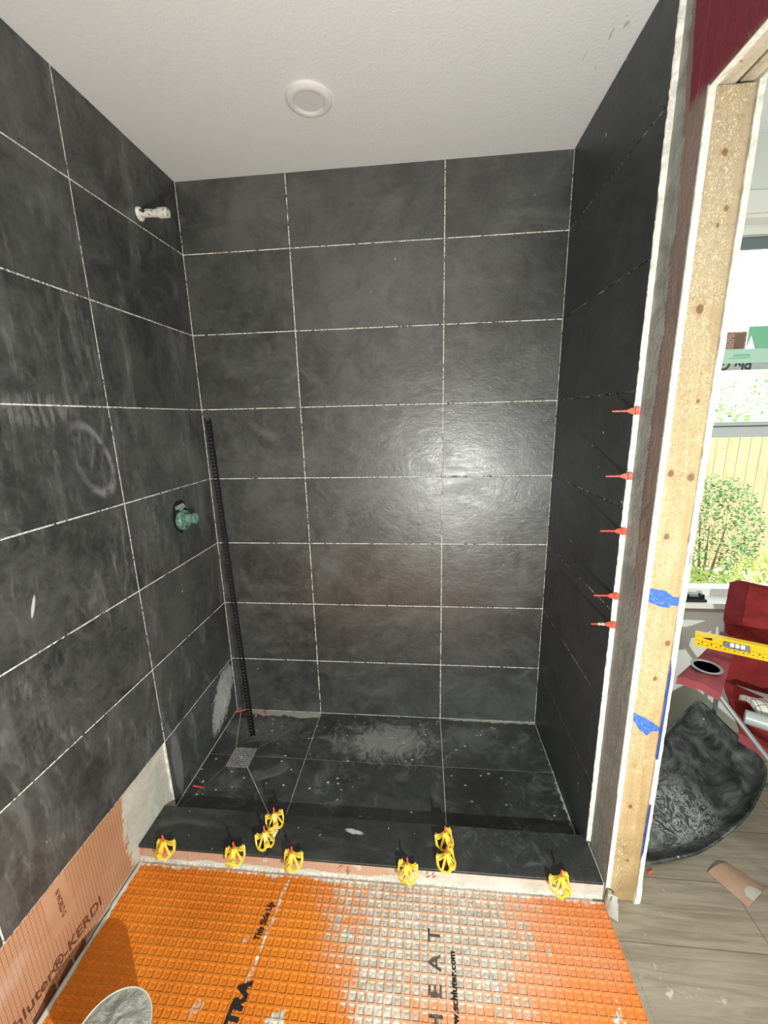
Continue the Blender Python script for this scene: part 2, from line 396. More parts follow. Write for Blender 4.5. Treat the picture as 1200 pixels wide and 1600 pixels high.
def rubber():
    m = Mat('dusty_black_rubber', 0.55, 0.4)
    p = m.obj(); a, b, c_ = m.xyz(p)
    n = m.noise(p, 9, 6, .7, 1.4); f = m.noise(p, 19, 5, .75, 2.0); lo = m.noise(p, 4, 3, .6, .5)
    c = m.mix(n.ss(.35, .7), (0.016, 0.018, 0.017), (0.11, 0.12, 0.113))
    streak = (f - .5).abs().ss(0.03, 0.005) * (m.ell(a, b, -0.10, -0.08, .17, .13) + (lo - .5) * 1.5).ss(1.1, .3)
    c = m.mix(streak * .8, c, (0.42, 0.44, 0.42))
    c = m.mix((lo * .6 + n * .4).ss(.54, .66) * .45, c, (0.16, 0.17, 0.16))
    sp = m.voro(p, 22).ss(.10, .06) * lo.ss(.5, .55)
    c = m.mix(sp * .7, c, (0.5, 0.5, 0.48))
    m.color(c); m.bump(n * .8 + f * .2, .5, .012)
    return m.mat
M['rubber'] = rubber()
def scrap_mat():
    m = Mat('pinkish_board', 0.7, 0.3)
    p = m.pos(); x, y, z = m.xyz(p); n = m.noise(p, 12, 4, .6)
    c = m.mix(n.ss(.3, .7), (0.31, 0.19, 0.13), (0.37, 0.24, 0.17))
    t = m.ell(x, y, 2.0, -.715, .028, .022) + (m.noise(p, 30, 3, .6) - .5) * 1.0
    m.color(m.mix(t.ss(1.1, .9), c, (0.38, 0.38, 0.34)))
    return m.mat
M['scrap'] = scrap_mat()
def mortar_top():
    m = Mat('set_mortar', 0.9, 0.2); p = m.obj()
    n = m.noise(p, 30, 6, .7, .6)
    m.color(m.mix(n.ss(.3, .7), (0.25, 0.26, 0.22), (0.42, 0.43, 0.38))); m.bump(n, 1.0, .012)
    return m.mat
M['mortar'] = mortar_top()
def pipe_mat():
    m = Mat('mortar_smeared_pipe', 0.7, 0.4); p = m.pos(); n = m.noise(p, 38, 5, .7, 1.0)
    m.color(m.mix(n.ss(.46, .50), (0.035, 0.04, 0.045), (0.74, 0.73, 0.66))); m.bump(n, .7, .004)
    return m.mat
M['pipe'] = pipe_mat()
def green_plastic():
    m = Mat('green_clear_plastic', 0.18, 0.6); p = m.pos(); n = m.noise(p, 60, 3, .6, 1)
    m.color(m.mix(n.ss(.4, .6), (0.10, 0.24, 0.18), (0.28, 0.45, 0.38)))
    m.bsdf.inputs['Transmission Weight'].default_value = 0.30
    m.bump(n, .4, .003)
    return m.mat
M['green_plastic'] = green_plastic()
def glass():
    m = Mat('window_glass', 0.02, 0.5, col=(1, 1, 1))
    t = m.t; tr = t.nodes.new('ShaderNodeBsdfTransparent'); tr.inputs[0].default_value = (0.96, 0.98, 0.97, 1)
    gl = t.nodes.new('ShaderNodeBsdfGlossy'); gl.inputs['Roughness'].default_value = 0.02
    mx = t.nodes.new('ShaderNodeMixShader'); mx.inputs[0].default_value = 0.05
    t.links.new(tr.outputs[0], mx.inputs[1]); t.links.new(gl.outputs[0], mx.inputs[2])
    t.links.new(mx.outputs[0], m.out.inputs[0])
    return m.mat
M['glass'] = glass()
def leaf(name, a, b):
    m = Mat(name, 0.6, 0.3); i = m.isl()
    m.color(m.mix(i, a, b)); m.bsdf.inputs['Transmission Weight'].default_value = 0.0
    return m.mat
M['leaf_green'] = leaf('shrub_leaves', (0.05, 0.13, 0.05), (0.22, 0.36, 0.12))
M['leaf_lime'] = leaf('lime_leaves', (0.24, 0.34, 0.05), (0.62, 0.66, 0.20))
M['leaf_tree'] = leaf('tree_leaves', (0.12, 0.28, 0.08), (0.42, 0.55, 0.18))
def fence_mat():
    m = Mat('cedar_fence', 0.8, 0.2); p = m.pos(); i = m.isl()
    g = m.noise(m.vadd(m.vmul(p, (22, 22, 1.2)), m.vec(i * 50, 0, 0)), 1.5, 5, .6)
    c = m.mix(g.ss(.3, .7), (0.42, 0.31, 0.17), (0.62, 0.50, 0.31)); c = m.mix(i * .4, c, (0.40, 0.30, 0.17))
    kn = m.voro(p, 5).ss(.10, .04); c = m.mix(kn * .7, c, (0.18, 0.10, 0.04)); m.color(c)
    return m.mat
M['fence'] = fence_mat()
M['grass'] = plain('pale_garden_ground', (0.50, 0.50, 0.36), 0.9, nscale=6, namt=.3)
def brick_mat():
    m = Mat('house_siding', 0.8); b = m.t.nodes.new('ShaderNodeTexBrick'); _x = m.xyz(m.obj()); m.link(m.vec(_x[0], _x[2], 0), b.inputs[0])
    b.inputs['Color1'].default_value = (0.22, 0.10, 0.07, 1); b.inputs['Color2'].default_value = (0.38, 0.20, 0.15, 1); b.inputs['Mortar'].default_value = (0.6, .55, .5, 1)
    b.inputs['Scale'].default_value = 28; m.t.links.new(b.outputs[0], m.bsdf.inputs['Base Color'])
    return m.mat
M['brick'] = brick_mat()
M['roof'] = plain('brown_shingle', (0.20, 0.13, 0.09), 0.9, nscale=5, namt=.3)
M['sticker_green'] = plain('sticker_green', (0.20, 0.52, 0.33), 0.5)
M['sticker_pale'] = plain('sticker_pale_green', (0.46, 0.70, 0.58), 0.5)
M['sticker_grey'] = plain('sticker_grey', (0.42, 0.45, 0.44), 0.5)
M['sticker_dark'] = plain('sticker_lettering', (0.03, 0.045, 0.05), 0.5)
M['ink_black'] = plain('black_print', (0.012, 0.010, 0.010), 0.6)
M['ink_brown'] = plain('brown_print', (0.135, 0.050, 0.022), 0.6)
M['level_yellow'] = plain('level_yellow', (0.86, 0.58, 0.015), 0.35)
M['level_cap'] = plain('grey_vial_frame', (0.20, 0.21, 0.21), 0.4)
M['vial'] = plain('clear_vial', (0.72, 0.78, 0.80), 0.15)
M['bag'] = None
def bag_mat():
    m = Mat('checked_cloth', 0.7); p = m.obj(); x, y, z = m.xyz(p)
    g = ((x / .022).fract() - .5).abs().ss(.42, .47).max(((y / .022).fract() - .5).abs().ss(.42, .47))
    m.color(m.mix(g, (0.62, 0.62, 0.55), (0.16, 0.15, 0.14))); m.bump(m.noise(p, 30, 3, .6), .4, .006)
    return m.mat
M['bag'] = bag_mat()
M['grey_bottle'] = plain('grey_bottle_plastic', (0.36, 0.40, 0.39), 0.35)

# ------------------------------------------------------------------ mesh helper
class MB:
    def __init__(s): s.v = []; s.f = []; s.mi = []
    def add(s, vs, fs, mi=0):
        b = len(s.v); s.v += [tuple(v) for v in vs]
        for f in fs: s.f.append([b + i for i in f]); s.mi.append(mi)
        return s
    def box(s, a, b, mi=0):
        (x0, y0, z0), (x1, y1, z1) = a, b
        v = [(x0, y0, z0), (x1, y0, z0), (x1, y1, z0), (x0, y1, z0), (x0, y0, z1), (x1, y0, z1), (x1, y1, z1), (x0, y1, z1)]
        return s.add(v, [(0, 3, 2, 1), (4, 5, 6, 7), (0, 1, 5, 4), (1, 2, 6, 5), (2, 3, 7, 6), (3, 0, 4, 7)], mi)
    def obox(s, o, ax, ay, az, mi=0):
        """box from a corner and three edge vectors"""
        o, ax, ay, az = map(Vector, (o, ax, ay, az))
        v = [o, o + ax, o + ax + ay, o + ay]; v += [w + az for w in v]
        return s.add(v, [(0, 3, 2, 1), (4, 5, 6, 7), (0, 1, 5, 4), (1, 2, 6, 5), (2, 3, 7, 6), (3, 0, 4, 7)], mi)
    def prism(s, pts, d, mi=0, bevel=0.0):
        """polygon (3D points) pushed along d; with bevel the far face is inset"""
        pts = [Vector(p) for p in pts]; d = Vector(d); n = len(pts); L = d.length; dn = d.normalized()
        rings = [pts]
        if bevel:
            ins = []
            for i in range(n):
                a, b, c = pts[i - 1], pts[i], pts[(i + 1) % n]
                e1 = (b - a).normalized(); e2 = (c - b).normalized()
                n1 = dn.cross(e1); n2 = dn.cross(e2); nn = (n1 + n2); k = nn.length_squared
                off = nn * (2 * bevel / max(k, 1e-6))
                ins.append(b + off)
            cen = sum(pts, Vector()) / n
            if (ins[0] - cen).length > (pts[0] - cen).length: ins = [p * 2 - q for p, q in zip(pts, ins)]
            rings.append([p + dn * (L - bevel) for p in pts]); rings.append([p + d for p in ins])
        else: rings.append([p + d for p in pts])
        vs = [p for r in rings for p in r]; fs = [tuple(range(n))[::-1], tuple(range((len(rings) - 1) * n, len(rings) * n))]
        for k in range(len(rings) - 1):
            for i in range(n):
                j = (i + 1) % n; fs.append((k * n + i, k * n + j, (k + 1) * n + j, (k + 1) * n + i))
        return s.add(vs, fs, mi)
    def tube(s, path, r, n=12, mi=0, caps=True):
        path = [Vector(p) for p in path]
        rs = r if isinstance(r, (list, tuple)) else [r] * len(path)
        up = None; vs = []
        for i, p in enumerate(path):
            t = (path[min(i + 1, len(path) - 1)] - path[max(i - 1, 0)]).normalized()
            if up is None: up = Vector((0, 0, 1)) if abs(t.z) < .9 else Vector((1, 0, 0))
            a = t.cross(up).normalized(); b = t.cross(a).normalized(); up = -b if b.dot(up) < 0 else b
            a = t.cross(up).normalized()
            for k in range(n):
                an = 2 * PI * k / n; vs.append(p + (a * math.cos(an) + up * math.sin(an)) * rs[i])
        fs = []
        for i in range(len(path) - 1):
            for k in range(n):
                j = (k + 1) % n; fs.append((i * n + k, i * n + j, (i + 1) * n + j, (i + 1) * n + k))
        if caps: fs.append(tuple(range(n))[::-1]); fs.append(tuple((len(path) - 1) * n + k for k in range(n)))
        return s.add(vs, fs, mi)
    def lathe(s, prof, n=32, mi=0, mat=None, closed=False):
        """profile of (r, z) turned about z"""
        vs = []; fs = []; m = mat or Matrix()
        for r, z in prof:
            for k in range(n): vs.append(m @ Vector((r * math.cos(2 * PI * k / n), r * math.sin(2 * PI * k / n), z)))
        L = len(prof)
        for i in range(L - 1 + (1 if closed else 0)):
            i2 = (i + 1) % L
            for k in range(n):
                j = (k + 1) % n; fs.append((i * n + k, i * n + j, i2 * n + j, i2 * n + k))
        if not closed:
            if prof[0][0] > 0: fs.append(tuple(range(n))[::-1])
            if prof[-1][0] > 0: fs.append(tuple((L - 1) * n + k for k in range(n)))
        return s.add(vs, fs, mi)
    def grid(s, fn, nu, nv, mi=0, thick=None):
        """sheet fn(u, v) -> point, optionally with a thickness vector"""
        vs = [Vector(fn(i / nu, j / nv)) for j in range(nv + 1) for i in range(nu + 1)]
        fs = [(j * (nu + 1) + i, j * (nu + 1) + i + 1, (j + 1) * (nu + 1) + i + 1, (j + 1) * (nu + 1) + i) for j in range(nv) for i in range(nu)]
        if thick:
            t = Vector(thick); N = len(vs); vs += [v - t for v in vs]; fs += [tuple(N + k for k in f[::-1]) for f in fs[:nu * nv]]
            rim = [i for i in range(nu)] ; W = nu + 1
            for i in range(nu):
                fs.append((i + 1, i, N + i, N + i + 1)); a = nv * W + i; fs.append((a, a + 1, N + a + 1, N + a))
            for j in range(nv):
                a = j * W; fs.append((a, a + W, N + a + W, N + a)); a = j * W + nu; fs.append((a + W, a, N + a, N + a + W))
        return s.add(vs, fs, mi)
    def build(s, name, mats, parent=None, smooth=None, merge=False):
        me = bpy.data.meshes.new(name); me.from_pydata(s.v, [], s.f)
        if not isinstance(mats, (list, tuple)): mats = [mats]
        for m in mats: me.materials.append(m)
        for p, mi in zip(me.polygons, s.mi): p.material_index = mi
        me.update()
        bm = bmesh.new(); bm.from_mesh(me)
        if merge: bmesh.ops.remove_doubles(bm, verts=bm.verts, dist=1e-5)
        bmesh.ops.recalc_face_normals(bm, faces=bm.faces); bm.to_mesh(me); bm.free()
        if smooth is not None:
            for p in me.polygons: p.use_smooth = True
            me.set_sharp_from_angle(angle=math.radians(smooth))
        o = bpy.data.objects.new(name, me); C.objects.link(o)
        if parent is not None:
            o.parent = parent
        return o
def tag(o, label, cat, group=None, kind=None):
    o['label'] = label; o['category'] = cat
    if group: o['group'] = group
    if kind: o['kind'] = kind
    return o
def struct(o, label=None):
    o['kind'] = 'structure'
    if label: o['label'] = label
    return o
def empty(name, loc=(0, 0, 0), rot=None):
    o = bpy.data.objects.new(name, None); C.objects.link(o); o.location = loc; o.empty_display_size = .05
    if rot is not None: o.rotation_mode = 'QUATERNION'; o.rotation_quaternion = rot.to_quaternion()
    return o
def copy_tree(o, parent=None):
    c = o.copy(); C.objects.link(c); c.parent = parent
    for ch in list(o.children): copy_tree(ch, c)
    return c
_dg = None
def text(name, body, size, origin, right, up, mat, parent=None, depth=0.0004, bold=0.0, spacing=1.0, xscale=1.0, align='LEFT'):
    cu = bpy.data.curves.new(name, 'FONT'); cu.body = body; cu.size = size; cu.extrude = depth; cu.offset = bold
    cu.space_character = spacing; cu.align_x = align; cu.resolution_u = 3
    tmp = bpy.data.objects.new(name, cu); C.objects.link(tmp)
    bpy.context.view_layer.update()
    me = bpy.data.meshes.new_from_object(tmp.evaluated_get(bpy.context.evaluated_depsgraph_get()))
    bpy.data.objects.remove(tmp); me.name = name
    r = Vector(right).normalized(); u = Vector(up).normalized(); n = r.cross(u)
    mt = Matrix((r * xscale, u, n)).transposed().to_4x4(); mt.translation = Vector(origin)
    me.transform(mt); me.materials.clear(); me.materials.append(mat)
    o = bpy.data.objects.new(name, me); C.objects.link(o)
    if parent is not None: o.parent = parent
    return o

# ------------------------------------------------------------------ dimensions
W = 1.5207; ZC = 2.407; H = 0.3075
ZL = [0.3017 + (7 - k) * H for k in range(1, 8)]            # joint heights, top to bottom
rows = [0.0] + ZL[::-1] + [ZC]                              # 0, .3017 ... 2.407
X1, X2 = 0.448, 1.0595
YJ = -0.5546; G = 0.0021; TH = 0.011; REC = 0.0012
CURB_B, CURB_F, CURB_Z = -0.604, -0.754, 0.062

def tiles(name, polys, d, mat, parent, bev=0.0009):
    mb = MB()
    for p in polys: mb.prism(p, d, 0, bev)
    return mb.build(name, mat, parent)

# ------------------------------------------------------------------ room shell
# back wall of the shower
wb = MB().box((-0.012, TH, 0.0), (W + .012, 0.10, ZC)).build('wall_back', M['white_wall'])
struct(wb)
MB().box((-0.011, REC, 0.0), (W + .013, TH, ZC - .001)).build('joint_mortar', M['joint_back'], wb)
cols = [(0.0012, X1 - G), (X1 + G, X2 - G), (X2 + G, W - .0015)]
pl = []
for i in range(8):
    z0 = rows[i] + (G if i else .003); z1 = rows[i + 1] - (G if i < 7 else .0015)
    for a, b in cols: pl.append([(a, TH - .0002, z0), (b, TH - .0002, z0), (b, TH - .0002, z1), (a, TH - .0002, z1)])
tiles('wall_tiles', pl, (0, -TH + .0002, 0), M['back_slate'], wb)

# left wall, running past the curb towards the camera
YEND = -3.0
wl = MB().box((-0.12, YEND, 0.0), (-TH, 0.10, ZC)).build('wall_left', M['white_wall'])
struct(wl)
MB().box((-TH, YEND, 0.3017), (-REC, REC, ZC - .001)).box((-TH, YJ, 0), (-REC, 0, 0.3017)).build('joint_mortar', M['joint_left'], wl)
pl = []
for i in range(8):
    z0 = rows[i] + (G if i else .003); z1 = rows[i + 1] - (G if i < 7 else .0015)
    spans = [(YJ + G, -.0022)]
    if i: 
        y = YJ
        while y > YEND + .7: spans.append((y - .6115 + G, y - G)); y -= .6115
    for a, b in spans:
        pl.append([(-TH + .0002, a, z0), (-TH + .0002, a, z1), (-TH + .0002, b, z1), (-TH + .0002, b, z0)])
tiles('wall_tiles', pl, (TH - .0002, 0, 0), M['side_slate'], wl)
kb = MB().box((-TH + .0004, YEND, 0.0), (-0.0075, YJ + .001, 0.3005)).build('membrane_board', M['kerdi_left'], wl)
kb['label'] = 'pale orange gridded waterproofing board below the tiles'
# white caulk-like edge of mortar along the tile bottom and end
MB().box((-0.0075, YEND, 0.2985), (-0.0045, YJ, 0.3016)).box((-0.0075, YJ - .004, CURB_Z + .012), (-0.001, YJ + .001, 0.2985)).build('mortar_edge', M['white_thinset'], wl)
RY = (0, 1, 0); UZ = (0, 0, 1); XK = -0.0072
text('board_lettering', 'Schluter\u00ae-KERDI', 0.047, (XK, -1.232, 0.050), RY, UZ, M['ink_brown'], wl, .0003, .0008, 1.02, 0.92)
text('board_lettering', 'N WORLD G', 0.019, (XK, -1.035, 0.262), (0, 0.04, -1), (0, 1, .04), M['ink_brown'], wl, .0003, .0004, 1.0, 0.85)
lg = MB()
for y0, y1, h in ((-1.155, -1.088, .034), (-1.083, -1.035, .028), (-1.030, -0.990, .030)):
    k = 7; top = []
    for i in range(k + 1):
        t = i / k; top.append((XK, y0 + (y1 - y0) * t, .004 + h * (0.45 + .55 * t) * (1 - (max(0, t - .8) * 3) ** 2)))
    lg.prism([(XK, y0, .003), *top, (XK, y1, .003)], (.0004, 0, 0))
lg.build('board_logo', M['ink_brown'], wl)

# right wall (the partition): shower side tiles, bare strip, opening, header above
XP = 1.5345                                                 # face of the bare strip
YE = -0.757                                                 # end of the wall at the opening
HZ = 2.102                                                  # underside of the header
TE = -0.632                                                 # end of the tiles
wr = MB()
wr.box((XP, YE, 0.0), (XP + .0135, 0.10, ZC)).box((XP, -1.75, HZ - .004), (XP + .0135, YE, ZC)).box((XP, YEND, 0), (XP + .0135, -1.75, ZC))
wr = wr.build('wall_right', M['kerdi_right']); struct(wr)
MB().box((W + REC, TE + .002, 0), (XP, 0, ZC - .001)).build('joint_mortar', M['joint_right'], wr)
pl = []
for i in range(8):
    z0 = rows[i] + (.0019 if i else .003); z1 = rows[i + 1] - (.0019 if i < 7 else .0015)
    a, b = TE, -.0022
    if i == 0:
        c = CURB_B + .002; xq = XP - .003
        pl.append([(xq, a, CURB_Z + .002), (xq, c, CURB_Z + .002), (xq, c, z0), (xq, b, z0), (xq, b, z1), (xq, a, z1)]); continue
    pl.append([(XP - .003, a, z0), (XP - .003, b, z0), (XP - .003, b, z1), (XP - .003, a, z1)])
tiles('wall_tiles', pl, (-(XP - .003 - W), 0, 0), M['right_slate'], wr)
# ragged white mortar edge standing along the end of the tiles
mb = MB(); z = CURB_Z + .012; rnd = random.Random(3); rings = []
while z < ZC - .01:
    w = .0018 + rnd.random() * .0016; xx = W - .0005 + rnd.random() * .002
    y0 = TE - .0002
    rings.append([(xx, y0, z), (xx + .001, y0 - w, z), (XP + .001, y0 - w - .0015, z), (XP + .001, y0, z)])
    z += .004 + rnd.random() * .012
vs = [p for r in rings for p in r]; fs = []
for k in range(len(rings) - 1):
    for i in range(4): j = (i + 1) % 4; fs.append((k * 4 + i, k * 4 + j, (k + 1) * 4 + j, (k + 1) * 4 + i))
mb.add(vs, fs).build('mortar_edge', M['white_thinset'], wr)
# exposed gypsum cut edges: vertical and along the header
MB().box((XP, YE - .0015, 0.05), (XP + .0135, YE, HZ)).box((XP - .0006, YE - .0012, .4), (XP + .0004, YE + .004, HZ)).build('plaster_edge', M['gypsum'], wr)
MB().box((XP, -1.75, HZ - .006), (XP + .0135, YE, HZ - .0035)).build('plaster_edge', M['gypsum'], wr)

# kitchen side skin of the partition
XQ = 1.6265
wk = MB().box((XQ, YE + .006, 0.0), (XQ + .013, 0.0, ZC)).box((XQ, -1.75, HZ), (XQ + .013, YE + .006, ZC)).box((XQ, YEND, 0), (XQ + .013, -1.75, ZC)).build('wall_kitchen', M['kitchen_wall'])
struct(wk)
# torn white edge with its lumps
mb = MB(); rnd = random.Random(5); rings = []; z = 0.0
while z < HZ:
    w = rnd.random() * .0012
    if z < .12: w += .004 * (1 - z / .12)
    x0 = XQ - .0005 - rnd.random() * .0015 - (.002 if .95 < z < 1.6 else 0) * rnd.random(); x1 = XQ + .0108 + w
    if z < .03: x0 -= .004; x1 -= .002
    rings.append([(x0, YE + .0065, z), (x0, YE - .001 - w, z), (x1, YE - .001 - w * .5, z), (x1, YE + .0065, z)])
    z += .012 + rnd.random() * .02
rings.append([(a, b, HZ) for a, b, c in rings[-1]])
vs = [p for r in rings for p in r]; fs = [(0, 1, 2, 3), tuple(len(vs) - 4 + i for i in (3, 2, 1, 0))]
for k in range(len(rings) - 1):
    for i in range(4): j = (i + 1) % 4; fs.append((k * 4 + i, k * 4 + j, (k + 1) * 4 + j, (k + 1) * 4 + i))
mb.add(vs, fs).build('plaster_edge', M['gypsum'], wk)
text('board_barcode', 'IIIIIIIIIIIIIIIIII', .010, (XQ + .003, YE - .0022, 1.135), (0, 0, -1), (1, 0, 0), M['sticker_grey'], wk, .0002, 0.0, .8)

# ceiling and floors
struct(MB().box((-.12, YEND - .1, ZC), (4.3, .12, ZC + .1)).build('ceiling', M['ceiling']))
struct(MB().box((XP + .0135, YEND, -.06), (4.2, .10, 0.0)).box((1.50, YEND, -.06), (XP + .0135, YE, -.001)).box((-.12, YEND, -.06), (1.50, YE - .02, -.0015)).build('floor', M['planks']))
sf = MB().box((-.012, YE - .02, -.06), (XP + .0135, .10, -.0028)).build('floor', M['joint_floor']); struct(sf)
# rest of the bathroom and the kitchen
struct(MB().box((-.12, YEND - .1, 0), (4.3, YEND, ZC)).build('wall_front', M['white_wall']))
struct(MB().box((4.2, YEND, 0), (4.3, .12, ZC)).build('wall_far_right', M['kitchen_wall']))
WX0, WX1, WZ0, WZ1 = 2.03, 3.35, 0.66, 2.16
kw = MB().box((XP + .0135, 0.0, 0), (WX0, .12, ZC)).box((WX1, 0, 0), (4.2, .12, ZC)).box((WX0, 0, 0), (WX1, .12, WZ0 - .025)).box((WX0, 0, WZ1), (WX1, .12, ZC))
struct(kw.build('wall_window', M['kitchen_wall']))

# shower floor tiles with the envelope cut round the drain
DX0, DX1, DY0, DY1 = 0.106, 0.208, -0.355, -0.250
FJ = -0.292
def shrink(poly, g):
    c = [Vector((*p, 0)) for p in poly]; n = len(c); out = []
    area = sum(c[i].x * c[(i + 1) % n].y - c[(i + 1) % n].x * c[i].y for i in range(n))
    if area < 0: c = c[::-1]
    for i in range(n):
        a, b, d = c[i - 1], c[i], c[(i + 1) % n]
        e1 = (b - a).normalized(); e2 = (d - b).normalized()
        n1 = Vector((-e1.y, e1.x, 0)); n2 = Vector((-e2.y, e2.x, 0)); nn = n1 + n2
        out.append(b + nn * (2 * g / max(nn.length_squared, .3)))
    return out
B0 = CURB_B + .002
fl = [[(X1, 0), (X2, 0), (X2, FJ), (X1, FJ)], [(X2, 0), (W, 0), (W, FJ), (X2, FJ)],
      [(X1, FJ), (X2, FJ), (X2, B0), (X1, B0)], [(X2, FJ), (W, FJ), (W, B0), (X2, B0)],
      [(0.02, 0), (X1, 0), (DX1, DY1), (DX0, DY1)],                                  # behind the drain
      [(X1, 0), (X1, FJ), (DX1, FJ), (DX1, DY1)],
      [(X1, FJ), (X1, B0), (X1 - .03, B0), (DX1, DY0), (DX1, FJ)],
      [(X1 - .03, B0), (0.0, B0), (0.0, B0 + .01), (DX0, DY0), (DX1, DY0)],
      [(0, B0 + .01), (0, FJ), (DX0, FJ), (DX0, DY0)],
      [(0, FJ), (0, 0), (0.02, 0), (DX0, DY1), (DX0, FJ)]]
mb = MB()
for p in fl:
    q = shrink(p, .0015); mb.prism([(v.x, v.y, -.0028) for v in q], (0, 0, .0028), 0, .0006)
mb.build('floor_tiles', M['floor_slate'], sf)

# ------------------------------------------------------------------ drain
dr = empty('shower_drain', ((DX0 + DX1) / 2, (DY0 + DY1) / 2, 0))
tag(dr, 'square perforated steel drain grate set in the black shower floor', 'drain')
w = DX1 - DX0 - .004; hgt = DY1 - DY0 - .004; n = 9
mb = MB(); bar = .0045; z0, z1 = -.001, .0015
for i in range(n + 1):
    xx = -w / 2 + (w - bar) * i / n; mb.box((xx, -hgt / 2, z0), (xx + bar, hgt / 2, z1))
    yy = -hgt / 2 + (hgt - bar) * i / n; mb.box((-w / 2, yy, z0), (w / 2, yy + bar, z1 - .0001))
mb.build('grate', M['drain_metal'], dr)
MB().box((-w / 2 + .001, -hgt / 2 + .001, -.0028), (w / 2 - .001, hgt / 2 - .001, -.0012)).build('drain_dark_plate', M['painted_void'], dr)  # black plate, the darkness below the grate put into its colour
MB().box((-w / 2 - .002, -hgt / 2 - .002, -.0026), (-w / 2, hgt / 2 + .002, .0012)).box((w / 2, -hgt / 2 - .002, -.0026), (w / 2 + .002, hgt / 2 + .002, .0012)) \
    .box((-w / 2, -hgt / 2 - .002, -.0026), (w / 2, -hgt / 2, .0012)).box((-w / 2, hgt / 2, -.0026), (w / 2, hgt / 2 + .002, .0012)).build('frame', M['drain_metal'], dr)
mb = MB().lathe([(.0, .0012), (.0035, .0012), (.004, .0022), (.0, .0028)], 12); mb.build('screw', M['white_thinset'], dr)

# ------------------------------------------------------------------ curb
cb = empty('shower_curb', (W / 2, (CURB_B + CURB_F) / 2, 0))
tag(cb, 'low shower curb with black slate top and pale orange membrane front', 'curb')
def P(o, x, y, z): return (x - o.location.x, y - o.location.y, z - o.location.z)
MB().box(P(cb, -.008, CURB_F + .006, -.003), P(cb, XP, CURB_B - .004, CURB_Z - .010)).build('core', M['kerdi_front'], cb)
mb = MB()
for a, b in ((-.004, X1 - .001), (X1 + .001, X2 - .001), (X2 + .001, W + .008)):
    mb.prism([P(cb, a, CURB_F, CURB_Z - .009), P(cb, b, CURB_F, CURB_Z - .009), P(cb, b, CURB_B, CURB_Z - .009), P(cb, a, CURB_B, CURB_Z - .009)], (0, 0, .009), 0, .001)
mb.build('top_tiles', M['curb_slate'], cb)
MB().box(P(cb, 0, CURB_B - .006, 0), P(cb, W, CURB_B - .001, CURB_Z - .010)).build('back_tile', M['curb_slate'], cb)
MB().box(P(cb, .0, CURB_F + .0025, CURB_Z - .0125), P(cb, W, CURB_F + .007, CURB_Z - .009)).build('mortar_bed', M['white_thinset'], cb)

# mortar left on the curb around the two inner joints
def blob(name, pts, h, mat, z, label=None, cat=None, seed=1, group=None):
    rnd = random.Random(seed); c = Vector((sum(p[0] for p in pts) / len(pts), sum(p[1] for p in pts) / len(pts)))
    o = []
    for i, p in enumerate(pts):
        q = pts[(i + 1) % len(pts)]
        for t in (0, .33, .66): o.append((p[0] + (q[0] - p[0]) * t + rnd.uniform(-1, 1) * .0015, p[1] + (q[1] - p[1]) * t + rnd.uniform(-1, 1) * .0015))
    n = len(o); vs = [(x, y, z) for x, y in o] + [(c.x + (x - c.x) * .7, c.y + (y - c.y) * .7, z + h * rnd.uniform(.6, 1)) for x, y in o] + [(c.x, c.y, z + h)]
    fs = [(i, (i + 1) % n, n + (i + 1) % n, n + i) for i in range(n)] + [(n + i, n + (i + 1) % n, 2 * n) for i in range(n)] + [tuple(range(n))[::-1]]
    ob = MB().add(vs, fs).build(name, mat, None, 50)
    if label: tag(ob, label, cat, group)
    return ob
blob('mortar_smear', [(.436, -.668), (.446, -.705), (.454, -.705), (.462, -.668), (.456, -.656), (.44, -.655)], .0018, M['white_thinset'], CURB_Z, 'white mortar smear on the curb joint between two yellow caps', 'mortar', 3)
# lump of thinset at the foot of the partition
blob('mortar_lump', [(1.528, -.778), (1.530, -.80), (1.553, -.815), (1.562, -.79), (1.556, -.762), (1.535, -.759)], .06, M['thinset'], 0.0, 'grey mortar lump at the foot of the wooden stud beside the curb', 'mortar', 8)

# ------------------------------------------------------------------ orange uncoupling membrane
dm = empty('floor_membrane', (.76, -1.2, 0)); tag(dm, 'orange waffle patterned floor membrane smeared with grey mortar', 'membrane')
mb = MB(); p_ = .0232; nx = int(1.528 / p_); px = 1.528 / nx; ny = 48; y0 = -.768
zt, zb = .0055, .0018
for j in range(ny):
    for i in range(nx):
        xa = .002 + i * px - .76; ya = y0 - (j + 1) * px + 1.2; xb = xa + px; yb = ya + px
        e = px * .085; f = px * .15; cx, cy = (xa + xb) / 2, (ya + yb) / 2
        v = [(xa, ya, zt), (xb, ya, zt), (xb, yb, zt), (xa, yb, zt), (xa + e, ya + e, zt), (xb - e, ya + e, zt), (xb - e, yb - e, zt), (xa + e, yb - e, zt),
             (xa + f, ya + f, zb), (cx, ya + f * 1.5, zb), (xb - f, ya + f, zb), (xb - f * 1.5, cy, zb), (xb - f, yb - f, zb), (cx, yb - f * 1.5, zb), (xa + f, yb - f, zb), (xa + f * 1.5, cy, zb), (cx, cy, zb + .0016)]
        fs = [(0, 1, 5, 4), (1, 2, 6, 5), (2, 3, 7, 6), (3, 0, 4, 7), (4, 5, 10, 9, 8), (5, 6, 12, 11, 10), (6, 7, 14, 13, 12), (7, 4, 8, 15, 14)]
        fs += [(8 + k, 8 + (k + 1) % 8, 16) for k in range(8)]
        mb.add(v, fs)
mb.box((-.758, y0 - ny * px + 1.2, -.0012), (.768, y0 + 1.2, .0006))
mb.build('waffle_sheet', M['ditra'], dm, merge=True)
